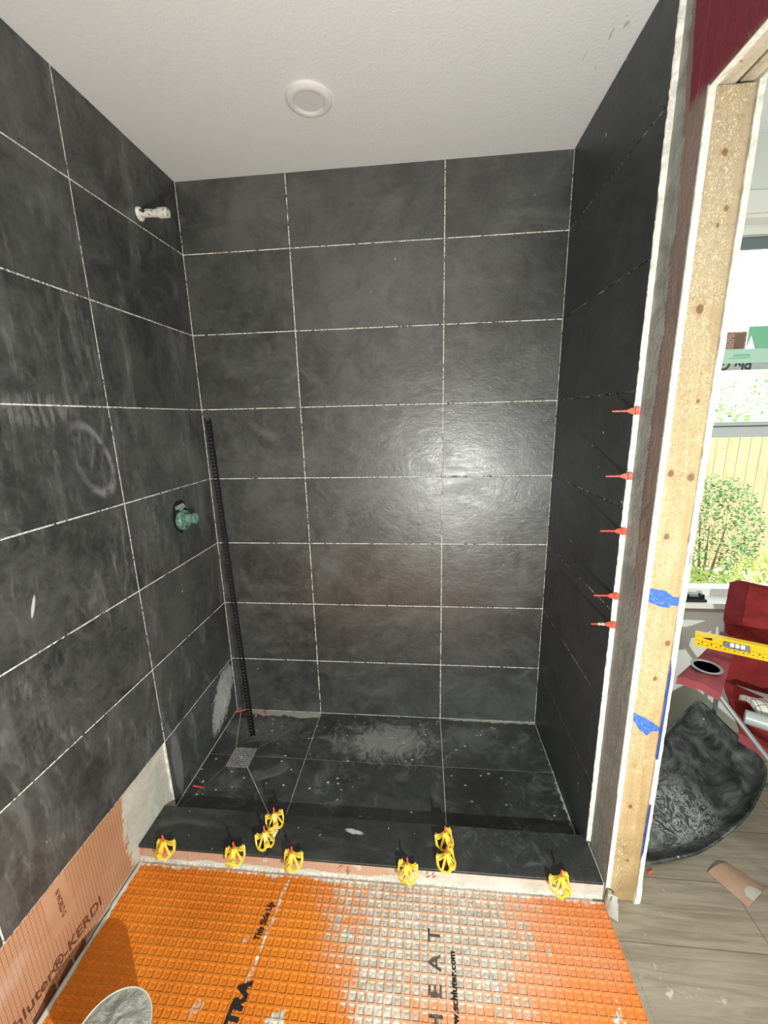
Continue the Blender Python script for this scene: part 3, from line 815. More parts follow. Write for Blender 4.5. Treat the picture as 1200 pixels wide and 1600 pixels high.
def dtext(body, size, x, y, **k):
    o = text('membrane_lettering', body, size, (x - .76, y + 1.2, zt + .0001), (k.pop('tx', 0.0), 1, 0), (-1, k.pop('ty', 0.0), 0), k.pop('mt', M['ink_black']), dm, .0003, **k)
dtext('This Side Up', .026, .498, -.945, tx=.10, ty=.10, bold=.0009, spacing=1.0, xscale=.72)
dtext('DITRA', .042, .500, -1.165, tx=.10, ty=.10, bold=.0028, spacing=1.12, xscale=1.0)
dtext('DITRA-HEAT', .050, 1.022, -1.425, bold=.0004, spacing=1.95, xscale=1.1, mt=plain('worn_print', (.075, .055, .045), .7, nscale=60, namt=.8))
dtext('www.schluter.com', .023, 1.062, -1.10, bold=.0007, spacing=1.0)
# white mortar bead where the membrane meets the left wall
mb = MB(); rnd = random.Random(11); path = []; rr = []
y = -.77
while y > -1.9: path.append((.003 + rnd.uniform(-.001, .002), y, .004)); rr.append(.0045 + rnd.random() * .004); y -= .02
o = mb.tube(path, rr, 8).build('mortar_bead', M['thinset'], None, 60); tag(o, 'rough grey mortar bead along the foot of the left wall board', 'mortar')

# ------------------------------------------------------------------ levelling caps on the curb
def red_clip_mesh():
    m = MB()
    m.prism([(-.007, -.0008, -.002), (.007, -.0008, -.002), (.0068, -.0008, .012), (.0022, -.0008, .022), (.0022, -.0008, .068), (.0012, -.0008, .072), (-.0012, -.0008, .072), (-.0022, -.0008, .068), (-.0022, -.0008, .022), (-.0068, -.0008, .012)], (0, .0016, 0))
    m.tube([(0, 0, .024), (0, 0, .067), (0, 0, .0715)], [.0029, .0029, .0016], 8)
    return m
def cap_obj(parent):
    m = MB(); R = .0285; nn = 72; ring = []
    def zr(t): return .004 + .022 * max(0, math.cos(3 * t)) ** 1.6
    vs = []; fs = []
    for k in range(nn):
        t = 2 * PI * k / nn; z = zr(t); r = R + .004 * max(0, math.cos(3 * t)); r0 = R - .0005
        hw = .0034 + .003 * max(0, math.cos(3 * t))
        lo = max(.0004, z - hw * 1.6)
        vs += [(r0 * math.cos(t), r0 * math.sin(t), lo), ((r + .0028) * math.cos(t), (r + .0028) * math.sin(t), lo + .0006),
               ((r + .0022) * math.cos(t), (r + .0022) * math.sin(t), z + hw), ((r0 - .001) * math.cos(t), (r0 - .001) * math.sin(t), z + hw)]
    for k in range(nn):
        j = (k + 1) % nn
        for i in range(4): i2 = (i + 1) % 4; fs.append((k * 4 + i, k * 4 + i2, j * 4 + i2, j * 4 + i))
    m.add(vs, fs)
    def rib(t, r1, z1, w0, w1, th=.0028, sag=0.0):
        c, s = math.cos(t), math.sin(t); n = 7; v = []; f = []
        for i in range(n):
            u = i / (n - 1); r = .004 + (r1 - .004) * u; z = .044 + (z1 - .044) * u - sag * math.sin(PI * u); w = w0 + (w1 - w0) * u
            for (dw, dz) in ((-w, -th), (w, -th), (w, th), (-w, th)): v.append((r * c - dw * s, r * s + dw * c, z + dz))
        for i in range(n - 1):
            for k in range(4): k2 = (k + 1) % 4; f.append((i * 4 + k, i * 4 + k2, (i + 1) * 4 + k2, (i + 1) * 4 + k))
        f += [(3, 2, 1, 0), tuple((n - 1) * 4 + k for k in range(4))]
        m.add(v, f)
    for k in range(3):
        a = 2 * PI * k / 3
        rib(a, R + .003, .027, .0050, .0100, .0024, .009)
        rib(a + PI / 3, R, .0065, .0034, .0030)
    m.lathe([(.0036, .028), (.0066, .028), (.0080, .034), (.0064, .045), (.0036, .046)], 16, closed=True)
    return m.build('wing_cap', M['yellow_plastic'], parent, 40)
caps = [  # x, y, turn, label
    (0.103, -0.768, 0.55, 'yellow levelling cap nearest the left wall on the front curb edge'),
    (0.352, -0.772, 0.75, 'yellow levelling cap second from left along the front curb edge'),
    (0.433, -0.712, 1.1, 'yellow levelling cap on the left curb joint, nearer the front edge'),
    (0.442, -0.643, 1.0, 'yellow levelling cap on the left curb joint, at the back edge'),
    (0.549, -0.772, 0.45, 'yellow levelling cap on the front curb edge just right of the left joint'),
    (0.924, -0.778, 0.35, 'yellow levelling cap on the front curb edge left of the twin red stubs'),
    (1.047, -0.668, 1.05, 'yellow levelling cap at the back edge on the right curb joint'),
    (1.049, -0.735, 1.05, 'yellow levelling cap on the right curb joint, nearer the front'),
    (1.392, -0.778, 0.80, 'yellow levelling cap nearest the wooden stud on the front curb edge')]
proto = empty('tile_leveler'); cap_obj(proto)
st = red_clip_mesh().build('clip_stem', M['red_plastic'], proto, 35)
for i, (x, y, a, lb) in enumerate(caps):
    o = proto if i == 0 else copy_tree(proto)
    o.location = (x, y, CURB_Z + .0005); o.rotation_euler = (0, 0, a)
    tag(o, lb, 'levelling cap', 'yellow levelling caps along the curb')
# red levelling clips on the end of the right wall tiles
def wall_clip():
    m = MB()
    m.prism([(0.004, -.008, -.0008), (.004, .008, -.0008), (-.008, .0075, -.0008), (-.018, .0024, -.0008), (-.052, .002, -.0008), (-.056, .0006, -.0008), (-.056, -.0006, -.0008), (-.052, -.002, -.0008), (-.018, -.0024, -.0008), (-.008, -.0075, -.0008)], (0, 0, .0016))
    return m
first = None
words = ['uppermost', 'second from the top', 'middle', 'fourth from the top', 'lowest']
zc = [1.482, 1.312, 1.159, 0.966, 0.876]
for i, z in enumerate(zc):
    root = empty('leveling_clip', (W, -.637, z))
    m = wall_clip(); v = [(a, c * 1.0, b) for a, b, c in m.v]        # blade stands upright, in the plane of the tile end
    mm = MB(); mm.v = v; mm.f = m.f; mm.mi = m.mi
    mm.build('blade', M['red_dusty'] if i < 2 else M['red_plastic'], root)
    MB().tube([(-.050, 0, 0), (-.017, 0, 0)], .0021, 8).build('stem', M['red_dusty'] if i < 2 else M['red_plastic'], root, 40)
    MB().box((.000, -.006, -.010), (.0105, -.002, .010)).build('foot', M['red_dusty'] if i < 2 else M['red_plastic'], root)
    if i == 4:
        MB().lathe([(0, -.004), (.005, -.002), (.0045, .003), (0, .004)], 8, mat=Matrix.Translation((-.022, 0, 0))).lathe([(0, -.004), (.004, -.002), (.004, .003), (0, .004)], 8, mat=Matrix.Translation((-.032, 0, 0))).build('mortar_crumbs', M['white_thinset'], root)
    tag(root, f'{words[i]} red levelling clip sticking out of the right wall tile edge', 'levelling clip', 'red levelling clips on the right wall tile edge')
# broken red clip stubs
def stub(x, y, z, dx, dy, dz, lb, r=.0022, mat='red_plastic'):
    o = MB().tube([(0, 0, 0), (dx * .5, dy * .5, dz * .5 + .001), (dx, dy, dz)], [r, r, r * .7], 6).build('clip_stub', M[mat]); o.location = (x, y, z)
    tag(o, lb, 'clip stub', 'broken red clip stubs')
stub(.985, CURB_F - .006, .036, .010, -.012, .022, 'left one of two red clip stubs under the curb edge between caps')
stub(1.005, CURB_F - .006, .036, .008, -.010, .022, 'right one of two red clip stubs under the curb edge between caps')
stub(.725, CURB_F - .004, .016, .012, -.012, .036, 'red clip stub under the curb edge, middle of its left half', .0022, 'red_dusty')
stub(.712, CURB_F - .004, .050, -.014, -.010, -.014, 'brownish clip stub leaning left below the curb edge', .0018, 'red_dusty')
stub(.020, CURB_F - .008, .060, -.012, -.008, -.026, 'brownish clip stub at the left end of the curb front', .002, 'red_dusty')
stub(.522, CURB_F - .008, .008, -.003, -.004, .026, 'red clip stub below the cap right of the left joint', .002, 'red_dusty')
stub(.020, -.462, .003, .052, -.008, .002, 'red clip lying by the left wall near the curb on the shower floor', .0035)
stub(.004, -.022, .002, .045, .012, .004, 'red clip piece lying in the left back corner of the shower floor', .004)
stub(.150, -.012, .003, .020, -.020, .000, 'red clip piece on the floor right of the leaning trim strip', .004)
stub(.118, -.040, .003, .004, -.014, .004, 'pinkish clip piece on the floor left of the leaning trim strip', .006, 'red_dusty')
stub(1.71, -.668, .003, .016, .004, .002, 'small red clip scrap on the planks at the foot of the stud', .004)

# ------------------------------------------------------------------ black perforated trim strip leaning in the corner
top = Vector((0.052, -.030, 1.488)); bot = Vector((0.166, -.172, 0.004))
ax = (bot - top).normalized(); L = (bot - top).length
toc = Vector((.55, -.83, .0)); side = ax.cross(toc).normalized()
if side.x < 0: side = -side
fr = side.cross(ax).normalized()
if fr.y > 0: fr = -fr
et = empty('edge_trim', bot); tag(et, 'long black perforated metal trim strip leaning in the left back corner', 'trim strip')
mb = MB(); wdt = .022; n = int(L / .016)
def ep(s, t, u): return Vector((0, 0, 0)) - ax * s + side * t + fr * u
for lo, hi in ((-wdt, -wdt + .0035), (-.0065, -.002)):
    mb.obox(ep(0, lo, 0), -ax * L, side * (hi - lo), fr * .0008)
for i in range(n + 1):
    s0 = L * i / (n + 1); mb.obox(ep(s0, -wdt + .0034, 0), -ax * .0095, side * (wdt - .0098), fr * .0008)
mb.build('perforated_flange', M['black_metal'], et)
MB().obox(ep(0, -.0022, 0), -ax * L, side * .0035, fr * .010).build('edge_profile', M['black_metal'], et)

# ------------------------------------------------------------------ shower arm stub and valve
sa = empty('shower_arm_pipe', (0, -.262, 2.185)); tag(sa, 'short mortar smeared pipe sticking out of the left wall near ceiling', 'pipe')
MB().tube([(-.005, 0, 0), (.030, 0, -.001), (.075, 0, -.003)], [.0125, .0125, .0125], 20).build('pipe', M['pipe'], sa, 50)
MB().tube([(.072, 0, -.003), (.075, 0, -.003), (.100, 0, -.004), (.108, 0, -.0045)], [.0125, .016, .016, .0145], 20).build('end_cap', M['pipe'], sa, 50)
MB().lathe([(.010, -.0), (.022, .001), (.020, .008), (.0125, .012)], 14, mat=Matrix.Rotation(PI / 2, 4, 'Y') @ Matrix.Translation((0, .004, 0))).build('mortar_collar', M['white_thinset'], sa)
vy, vz = -.262, 1.108
vv = empty('shower_valve', (0, vy, vz)); tag(vv, 'green plastic guarded mixing valve in a hole in the left wall', 'valve')
pts = []; rnd = random.Random(4)
for k in range(22):
    a = 2 * PI * k / 22; pts.append((.0003, (.052 + rnd.uniform(-.003, .003)) * math.cos(a), (.068 + rnd.uniform(-.003, .003)) * math.sin(a) + .004))
MB().prism(pts, (.0006, 0, 0)).build('hole_dark_patch', M['painted_void'], vv)  # flat black patch on the tiles, painted as the dark of the hole
RYm = Matrix.Rotation(PI / 2, 4, 'Y')
MB().lathe([(.0, .002), (.040, .002), (.0425, .006), (.0425, .016), (.038, .022), (.030, .023), (.028, .018), (.0, .018)], 40, mat=Matrix.Translation((0, 0, -.012)) @ RYm).build('guard_plate', M['green_plastic'], vv, 40)
MB().lathe([(.013, .018), (.020, .020), (.0185, .052), (.0225, .055), (.0225, .064), (.018, .068), (.0, .066)], 28, mat=Matrix.Translation((0, -.002, -.004)) @ RYm).build('cartridge_sleeve', M['green_plastic'], vv, 40)
mb = MB()
for a in range(0, 360, 45):
    c, s = math.cos(math.radians(a)), math.sin(math.radians(a)); mb.tube([(.018, .031 * c, .031 * s - .012), (.026, .031 * c, .031 * s - .012)], .0035, 8)
mb.tube([(.012, -.018, .030), (.02, .002, .044), (.014, .028, .034)], .005, 8); mb.build('screw_bosses', M['green_plastic'], vv, 40)
MB().tube([(.002, -.03, .040), (.012, .0, .048), (.003, .030, .038)], [.008, .011, .008], 10).build('valve_body', M['drain_metal'], vv, 40)

# ------------------------------------------------------------------ recessed ceiling light
rc = empty('recessed_light', (.640, -.349, ZC)); tag(rc, 'round white recessed ceiling light above the shower', 'ceiling light')
MB().lathe([(.0462, -.004), (.047, -.0105), (.053, -.012), (.062, -.0105), (.068, -.006), (.0690, 0), (.0462, .0)], 56, closed=True).build('trim_ring', M['white_plastic'], rc, 40)
MB().lathe([(.0, -.0010), (.030, -.0012), (.040, -.0022), (.0465, -.0095), (.0475, -.006)], 56).build('lens', plain('frosted_lens', (.75, .75, .75), .25), rc, 60)

# ------------------------------------------------------------------ stud, plate, header boards, tapes
def woodbox(name, a, b, mat, lb, cat='stud'):
    c = Vector(((a[0] + b[0]) / 2, (a[1] + b[1]) / 2, a[2]))
    m = MB(); pts = [(a[0] - c.x, a[1] - c.y, 0), (b[0] - c.x, a[1] - c.y, 0), (b[0] - c.x, b[1] - c.y, 0), (a[0] - c.x, b[1] - c.y, 0)]
    o = m.box((a[0] - c.x, a[1] - c.y, 0), (b[0] - c.x, b[1] - c.y, b[2] - a[2])).build(name, mat); o.location = c
    md = o.modifiers.new('bevel', 'BEVEL'); md.width = .002; md.segments = 2
    return tag(o, lb, cat)
X0s, X1s = XP + .014, XQ - .003
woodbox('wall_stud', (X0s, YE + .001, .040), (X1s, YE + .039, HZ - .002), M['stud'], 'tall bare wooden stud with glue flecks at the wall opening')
woodbox('bottom_plate', (X0s, YE + .002, .0), (X1s, -.01, .039), M['stud'], 'short wooden floor plate under the upright stud', 'lumber')
woodbox('header_board', (XP + .014, -1.74, HZ), (XP + .052, YE + .039, HZ + .18), M['header'], 'header board above the opening on the red wall side', 'lumber')
woodbox('header_board', (XQ - .028, -1.74, HZ + .006), (XQ - .001, YE + .039, HZ + .18), M['header'], 'header board above the opening on the kitchen side', 'lumber')
def tape(pts, lb, mat='tape', y=YE - .0016):
    c = Vector(pts[0]); o = MB().prism([(px - c.x, 0, pz - c.y) for px, pz in pts], (0, .0004, 0)).build('painters_tape', M[mat]); o.location = (c.x, y + .0018 if mat == 'tape' else y, c.y)
    tag(o, lb, 'tape')
yt = YE + .0002
tape([(1.5495, 1.042), (1.592, 1.034), (1.594, 1.030), (1.608, 1.019), (1.6225, 1.018), (1.6225, .994), (1.604, .996), (1.603, .988), (1.578, .992), (1.5495, 1.004)], 'blue painter tape strip across the stud at mid height', y=YE - .0012)
tape([(1.5495, .676), (1.590, .655), (1.622, .632), (1.622, .620), (1.602, .617), (1.591, .604), (1.570, .622), (1.556, .645), (1.5495, .652)], 'ragged blue painter tape strip on the lower half of the stud', y=YE - .0012)
tape([(1.6235, .845), (1.6290, .80), (1.6285, .53), (1.6225, .53)], 'long blue tape strip on the right plaster edge, upper piece', 'tape_plain', YE - .0035)
tape([(1.6235, .375), (1.6290, .375), (1.6275, .20), (1.622, .17)], 'long blue tape strip on the right plaster edge, lower piece', 'tape_plain', YE - .0035)

# ------------------------------------------------------------------ kitchen window
wn = empty('window_1', ((WX0 + WX1) / 2, .08, WZ0)); wn['kind'] = 'structure'
def wp(a, b): return (P(wn, *a), P(wn, *b))
zr0, zr1 = 1.366, 1.428
mb = MB()
for a, b in (((WX0, .06, WZ0 + .035), (WX0 + .045, .12, WZ1)), ((WX1 - .045, .06, WZ0 + .035), (WX1, .12, WZ1)), ((WX0, .06, WZ1 - .045), (WX1, .12, WZ1)), ((WX0, .06, WZ0), (WX1, .12, WZ0 + .035))):
    mb.box(*wp(a, b))
mb.build('window_frame', M['trim_white'], wn)
MB().box(*wp((WX0 + .04, .075, zr0), (WX1 - .04, .115, zr1))).box(*wp((WX0 + .04, .068, zr1 - .012), (WX1 - .04, .116, zr1 - .004))).build('meeting_rail', M['vinyl'], wn)
MB().box(*wp((WX0 + .04, .0745, zr1 - .020), (WX1 - .04, .0755, zr1 - .014))).build('rail_seal', M['vinyl_dark'], wn)
MB().box(*wp((WX0 + .045, .10, WZ0 + .035), (WX1 - .045, .104, zr0))).build('pane', M['glass'], wn)
MB().box(*wp((WX0 + .045, .10, zr1), (WX1 - .045, .104, WZ1 - .045))).build('pane', M['glass'], wn)
MB().box(*wp((WX0, .085, WZ1 - .085), (WX1, .099, WZ1 - .045))).build('shade_roll', M['vinyl_dark'], wn)
MB().box(*wp((WX0 - .04, -.022, WZ0 - .024), (WX1 + .04, .075, WZ0))).build('window_sill', M['trim_white'], wn)
MB().box(*wp((WX0 - .05, -.012, WZ1), (WX1 + .05, .0, WZ1 + .07))).box(*wp((WX0 - .0, -.0, WZ1 - .012), (WX1, .09, WZ1))).build('window_casing', M['trim_white'], wn)
# sticker on the upper pane, printed upside down
stk = empty('window_sticker', (2.30, .0985, 1.62)); tag(stk, 'green and grey maker sticker upside down on the upper window pane', 'sticker')
MB().box(P(stk, 2.17, .0980, 1.635), P(stk, 2.48, .0985, 1.662)).build('grey_band', M['sticker_grey'], stk)
MB().box(P(stk, 2.17, .0976, 1.662), P(stk, 2.48, .0985, 1.716)).build('pale_band', M['sticker_pale'], stk)
MB().box(P(stk, 2.215, .0972, 1.680), P(stk, 2.29, .0976, 1.684)).box(P(stk, 2.23, .0972, 1.688), P(stk, 2.292, .0976, 1.696)).build('green_lines', M['sticker_green'], stk)
MB().prism([P(stk, 2.272, .0980, 1.716), P(stk, 2.272, .0980, 1.80), P(stk, 2.40, .0980, 1.80), P(stk, 2.40, .0980, 1.716), P(stk, 2.305, .0980, 1.716), P(stk, 2.285, .0980, 1.765)], (0, .0005, 0)).build('green_patch', M['sticker_green'], stk)
MB().box(P(stk, 2.17, .0980, 1.716), P(stk, 2.268, .0985, 1.782)).build('brick_picture', M['brick'], stk)
MB().box(P(stk, 2.225, .0976, 1.718), P(stk, 2.262, .0980, 1.776)).build('brown_picture', M['roof'], stk)
text('sticker_lettering', 'Ply Gem', .060, P(stk, 2.306, .0978, 1.6785), (-1, 0, 0), (0, 0, -1), M['sticker_dark'], stk, .0001, .0016, 1.0, .95)
# black bit on the sill
bx = empty('plastic_bracket', (2.165, .012, WZ0)); tag(bx, 'small black plastic bracket lying on the white window sill', 'bracket')
MB().prism([(-.055, -.022, 0), (.045, -.022, 0), (.048, .018, 0), (-.040, .018, 0)], (0, 0, .012), 0, .002).build('base', M['black_plastic'], bx)
MB().box((-.030, -.012, .010), (.040, .012, .022)).box((-.038, -.010, .018), (-.022, .012, .030)).box((.028, -.010, .018), (.040, .012, .030)).build('tray', M['black_plastic'], bx)

# ------------------------------------------------------------------ camp chair
O = Vector((1.925, -.475, 0)); R_ = Vector((.72, -.69, 0)).normalized(); B_ = Vector((.69, .72, 0)).normalized()
ch = empty('camp_chair', O + R_ * .3 + B_ * .2); tag(ch, 'dark red folding camp chair with grey tubes below the window', 'chair')
base = O + R_ * .3 + B_ * .2
def K(r, b, z): return O + R_ * r + B_ * b + Vector((0, 0, z)) - base
def smooth_path(pts, n=6):
    out = []
    P_ = [Vector(p) for p in pts]
    for i in range(len(P_) - 1):
        p0 = P_[max(i - 1, 0)]; p1 = P_[i]; p2 = P_[i + 1]; p3 = P_[min(i + 2, len(P_) - 1)]
        for k in range(n):
            t = k / n
            out.append(.5 * ((2 * p1) + (p2 - p0) * t + (2 * p0 - 5 * p1 + 4 * p2 - p3) * t * t + (3 * p1 - p0 - 3 * p2 + p3) * t ** 3))
    out.append(P_[-1]); return out
WCH = .60
def tub(name, pts, r=.008, mat='steel'): return MB().tube(smooth_path(pts), r, 12).build(name, M[mat], ch, 60)
tub('back_post', [K(-.01, .42, .012), K(-.015, .40, .40), K(-.02, .385, .60), K(-.025, .375, .83)]); tub('back_post', [K(WCH - .02, .42, .012), K(WCH - .03, .40, .4), K(WCH - .04, .37, .6), K(WCH - .055, .36, .82)])
tub('leg', [K(.02, .02, .578), K(.06, .02, .52), K(.30, .02, .27), K(.57, .02, .012)]); tub('leg', [K(WCH - .03, .03, .575), K(WCH - .06, .03, .52), K(.30, .15, .27), K(.12, .36, .012)])
tub('leg', [K(.02, .40, .38), K(.3, .42, .20), K(.58, .42, .012)]); tub('leg', [K(.58, .40, .38), K(.3, .43, .20), K(.02, .43, .012)])
tub('side_brace', [K(WCH, .03, .012), K(WCH, .22, .2), K(WCH, .42, .40)], .007)
for r, b in ((-.01, .42), (.58, .42), (.57, .02)):
    c = K(r, b, .0); MB().lathe([(.0, 0), (.020, 0), (.022, .008), (.012, .022), (.0, .022)], 16, mat=Matrix.Translation(c)).build('foot', M['black_plastic'], ch, 40)
for z in (.575,): 
    c = K(-.02, .386, z + .02); MB().lathe([(.010, -.02), (.017, -.015), (.017, .012), (.010, .016)], 14, mat=Matrix.Translation(c)).build('slide_hub', M['black_plastic'], ch, 40)
def back(u, v):
    w = (WCH - .0) ; sag = math.sin(PI * u) * (.05 + .02 * v)
    z = .40 + .44 * v - .014 * math.sin(PI * u) * v - .018 * max(0, 1 - u / .05) ** 2 * max(0, v - .8) / .2
    wr_ = .004 * math.sin(9 * u + 7 * v) + .003 * math.sin(17 * u - 11 * v) + .0035 * math.sin(26 * u + 20 * v * v)
    narrow = .030 * (1 - abs(2 * v - 1.75)) if v < .9 else .0
    uu = -.030 + w * u
    if v < .62: uu = -.030 + w * u + (.5 - u) * .07 * (math.sin(PI * min(1, max(0, (.62 - v) / .62)))) 
    return K(uu, .366 + .05 * (1 - v) * 0 - .02 * (v - .5) + sag + wr_, z)
MB().grid(back, 40, 24, 0, tuple(B_ * .003)).build('backrest', M['red_canvas'], ch, 70)
MB().grid(lambda u, v: back(.0 + .09 * u, .60 + .40 * v) - B_ * .006, 6, 10, 0, tuple(B_ * -.004)).build('corner_pocket', M['red_canvas_dark'], ch, 70)
MB().tube([back(i / 30, 1.0) - B_ * .001 for i in range(31)], .006, 8).build('back_piping', M['red_canvas_dark'], ch, 60)
def seat(u, v):
    sag = math.sin(PI * u) * .05 * (.35 + .65 * math.sin(PI * min(1, v + .15)))
    e = .100 - .105 * v
    return K(e + (WCH - 2 * e) * u, .075 + .30 * v, .405 + .010 * v - sag + .004 * math.sin(11 * u + 8 * v) + .003 * math.sin(23 * v - 5 * u))
MB().grid(seat, 30, 20, 0, (0, 0, .004)).build('seat', M['red_canvas'], ch, 70)
MB().grid(lambda u, v: seat(u, 0) + Vector((0, 0, -.035 * v - .012 * math.sin(PI * u) * v)) + B_ * (-.004 + .006 * v), 30, 4, 0, tuple(B_ * -.003)).build('seat_hem', M['pink_canvas'], ch, 70)
# armrests: two slings with cup holders
for sgn, r0 in ((1, -.005), (-1, WCH - .02)):
    def arm(u, v, s=sgn, r=r0):
        wd_ = .060 - .036 * v; z = .602 + .024 * math.sin(PI * v) * 0 + .018 * v - .012 * math.sin(PI * v)
        return K(r + s * ((u - .55) * 2 * wd_), -.045 + .44 * v, z - .010 * (2 * u - 1) ** 2 + .002 * math.sin(14 * u + 3 * v))
    MB().grid(arm, 12, 20, 0, (0, 0, .004)).build('armrest', M['pink_canvas'], ch, 70)
    MB().grid(lambda u, v: arm(u, 0) + Vector((0, 0, -.028 * v)) + B_ * (-.003), 10, 2, 0, tuple(B_ * -.002)).build('armrest_hem', M['pink_canvas'], ch, 70)
    cc = arm(.45, .26) + Vector((0, 0, .004)); n_ = Matrix.Translation(cc)
    rg = MB().lathe([(.036, 0), (.046, 0), (.047, .003), (.042, .005), (.037, .003)], 36, mat=n_, closed=True).build('cup_holder_ring', M['steel'], ch, 50)
    MB().lathe([(.0, .0006), (.0365, .0006)], 36, mat=n_).build('cup_holder_dark_disc', M['painted_void'], rg)  # black disc that paints the shade inside the cup holder
    MB().lathe([(.037, -.005), (.034, -.05), (.020, -.075), (.0, -.078)], 24, mat=n_).build('cup_net', M['net'], rg, 60)
# spirit level lying over the armrests
A = Vector((1.990, -.300, .625)); Dv = (Vector((2.145, -.415, .640)) - A).normalized()
lv = empty('spirit_level', A); tag(lv, 'yellow spirit level laid across the camp chair armrests', 'spirit level')
LL = .60; up = Vector((0, 0, 1)); up = (up - Dv * up.dot(Dv)).normalized(); fn = Dv.cross(up).normalized()
if fn.y > 0: fn = -fn
hh = .050; tw = .024
def Lb(s0, s1, f0, f1, h0, h1, m=None, name='', mat=None):
    return (m or MB()).obox(Dv * s0 + fn * f0 + up * h0, Dv * (s1 - s0), fn * (f1 - f0), up * (h1 - h0))
m = Lb(0, LL, -tw / 2, tw / 2, 0, .007); Lb(0, LL, -tw / 2, tw / 2, hh - .007, hh, m); Lb(0, LL, -.004, .004, .006, hh - .006, m)
Lb(0, LL, -.004, tw / 2 - .002, .006, .022, m)
m.build('beam', M['level_yellow'], lv)
Lb(0, .0015, tw / 2 - .003, tw / 2 + .0005, .0, hh)
m = MB()
for i in range(34):
    s0 = .010 + i * .0125; Lb(s0, s0 + .0022 * (1 if i % 2 else 2.4), tw / 2 - .0025, tw / 2 - .0012, .009, .012, m)
for i in range(16):
    s0 = .020 + i * .026; Lb(s0, s0 + .005, tw / 2 - .0025, tw / 2 - .0012, .016, .020, m)
m.prism([Dv * .020 + up * .033 + fn * .0042, Dv * .050 + up * .030 + fn * .0042, Dv * .050 + up * .040 + fn * .0042], fn * .0012)
Lb(.006, .010, .004, .0052, .038, .044, m); m.build('scale_marks', M['ink_black'], lv)
m = MB(); c0 = .082; ww = .036; hh2 = .0135; pts = []
for k in range(28):
    a = 2 * PI * k / 28; ca, sa_ = math.cos(a), math.sin(a)
    pts.append(Dv * (c0 + ww + math.copysign(abs(ca) ** .45, ca) * ww) + up * (.030 + math.copysign(abs(sa_) ** .6, sa_) * hh2) + fn * .004)
m.prism(pts, fn * .009, 0, .002); vfr = m.build('vial_frame', M['level_cap'], lv)
m = MB().tube([Dv * (c0 + .018) + up * .033 + fn * .013, Dv * (c0 + .058) + up * .033 + fn * .013], .0085, 14); vf = m.build('vial', M['vial'], vfr, 60)
m = MB(); 
for s0 in (.030, .044): Lb(c0 + s0, c0 + s0 + .002, .0135, .0225, .024, .042, m)
m.build('vial_lines', M['ink_black'], vfr)
# things on the seat
bc = Vector((2.215, -.400, .405)); bg = empty('folded_cloth', bc); tag(bg, 'cream cloth with dark check lines lying on the camp chair seat', 'cloth')
MB().grid(lambda u, v: Vector((-.075 + .21 * u * (1 - .0 * v), -.035 - .06 * u + (.085 + .06 * u) * v, .045 + .010 * math.sin(6 * u + 3 * v) + .012 * math.sin(PI * v))), 16, 10, 0, (0, 0, .022)).build('cloth', M['bag'], bg, 60)
bt = MB().tube(smooth_path([(-.075, .050, 0), (-.066, .044, 0), (-.02, .014, 0), (.05, -.034, 0), (.10, -.068, 0)], 5), [.012, .018, .022, .024, .024, .024, .024, .024, .024, .024, .024, .024, .024, .024, .024, .024, .024, .024, .024, .022, .018], 18).build('bottle', M['grey_bottle'], None, 50)
bt.location = (2.160, -.500, .440); tag(bt, 'grey plastic bottle lying at the front edge of the camp chair seat', 'bottle')

# ------------------------------------------------------------------ black rubber tub leaning under the chair
tbn = Vector((0, -.57, .82)).normalized()
def bpz(u, v):
    """a photo direction met with the tub's rim plane z = .045 + .60 (y + .66)"""
    c = Vector(cam.matrix_world.translation); d = cam.matrix_world.to_3x3() @ Vector(((u - 600) / F_PX, (800 - v) / F_PX, -1))
    t = (.045 + .60 * (c.y + .66) - c.z) / (d.z - .60 * d.y); return c + d * t
rim = [bpz(*q) for q in ((1003, 1352), (1060, 1343), (1100, 1330), (1140, 1303), (1172, 1272), (1192, 1235), (1199, 1212), (1197, 1195), (1188, 1182), (1165, 1160), (1130, 1126), (1102, 1100), (1092, 1095), (1082, 1100), (1060, 1122), (1035, 1150), (1010, 1190))]
# close the hidden side behind the partition
rim += [Vector((1.70, -.44, .045 + .60 * .22)), Vector((1.665, -.56, .045 + .60 * .10)), Vector((1.672, -.655, .048))]
P_ = rim; nR = len(P_); dense = []
for i in range(nR):
    p0, p1, p2, p3 = P_[i - 1], P_[i], P_[(i + 1) % nR], P_[(i + 2) % nR]
    for k in range(4):
        t = k / 4; dense.append(.5 * ((2 * p1) + (p2 - p0) * t + (2 * p0 - 5 * p1 + 4 * p2 - p3) * t * t + (3 * p1 - p0 - 3 * p2 + p3) * t ** 3))
cen = sum(dense, Vector()) / len(dense); cen = cen
nrm = Vector((0, -.60, 1)).normalized()
rings = []
def ring_at(sc, dep, wob=0.0):
    out = []
    for i, p in enumerate(dense):
        d = p - cen; q = cen + d * sc - nrm * dep
        q += nrm * wob * 2.2 * math.sin(11 * q.x + 17 * q.y) * math.sin(19 * q.x - 6 * q.y); out.append(Vector((q.x, q.y, max(q.z, .004))))
    return out
for sc, dep, wb_ in ((.80, .095, 0), (.93, .090, 0), (.985, .045, 0), (1.0, .012, 0), (1.005, .004, 0), (.99, 0, 0), (.965, .0, 0), (.945, .006, 0), (.925, .022, .0), (.88, .048, .002), (.80, .062, .004), (.70, .066, .005), (.60, .067, .006), (.50, .067, .006), (.40, .067, .006), (.30, .067, .005), (.2, .066, .004), (.1, .066, .002)): rings.append(ring_at(sc, dep, wb_))
ND = len(dense); org = Vector((cen.x, cen.y, 0))
vs = [p - org for r in rings for p in r] + [cen - nrm * .066 - org, cen - nrm * .095 - org]; fs = []
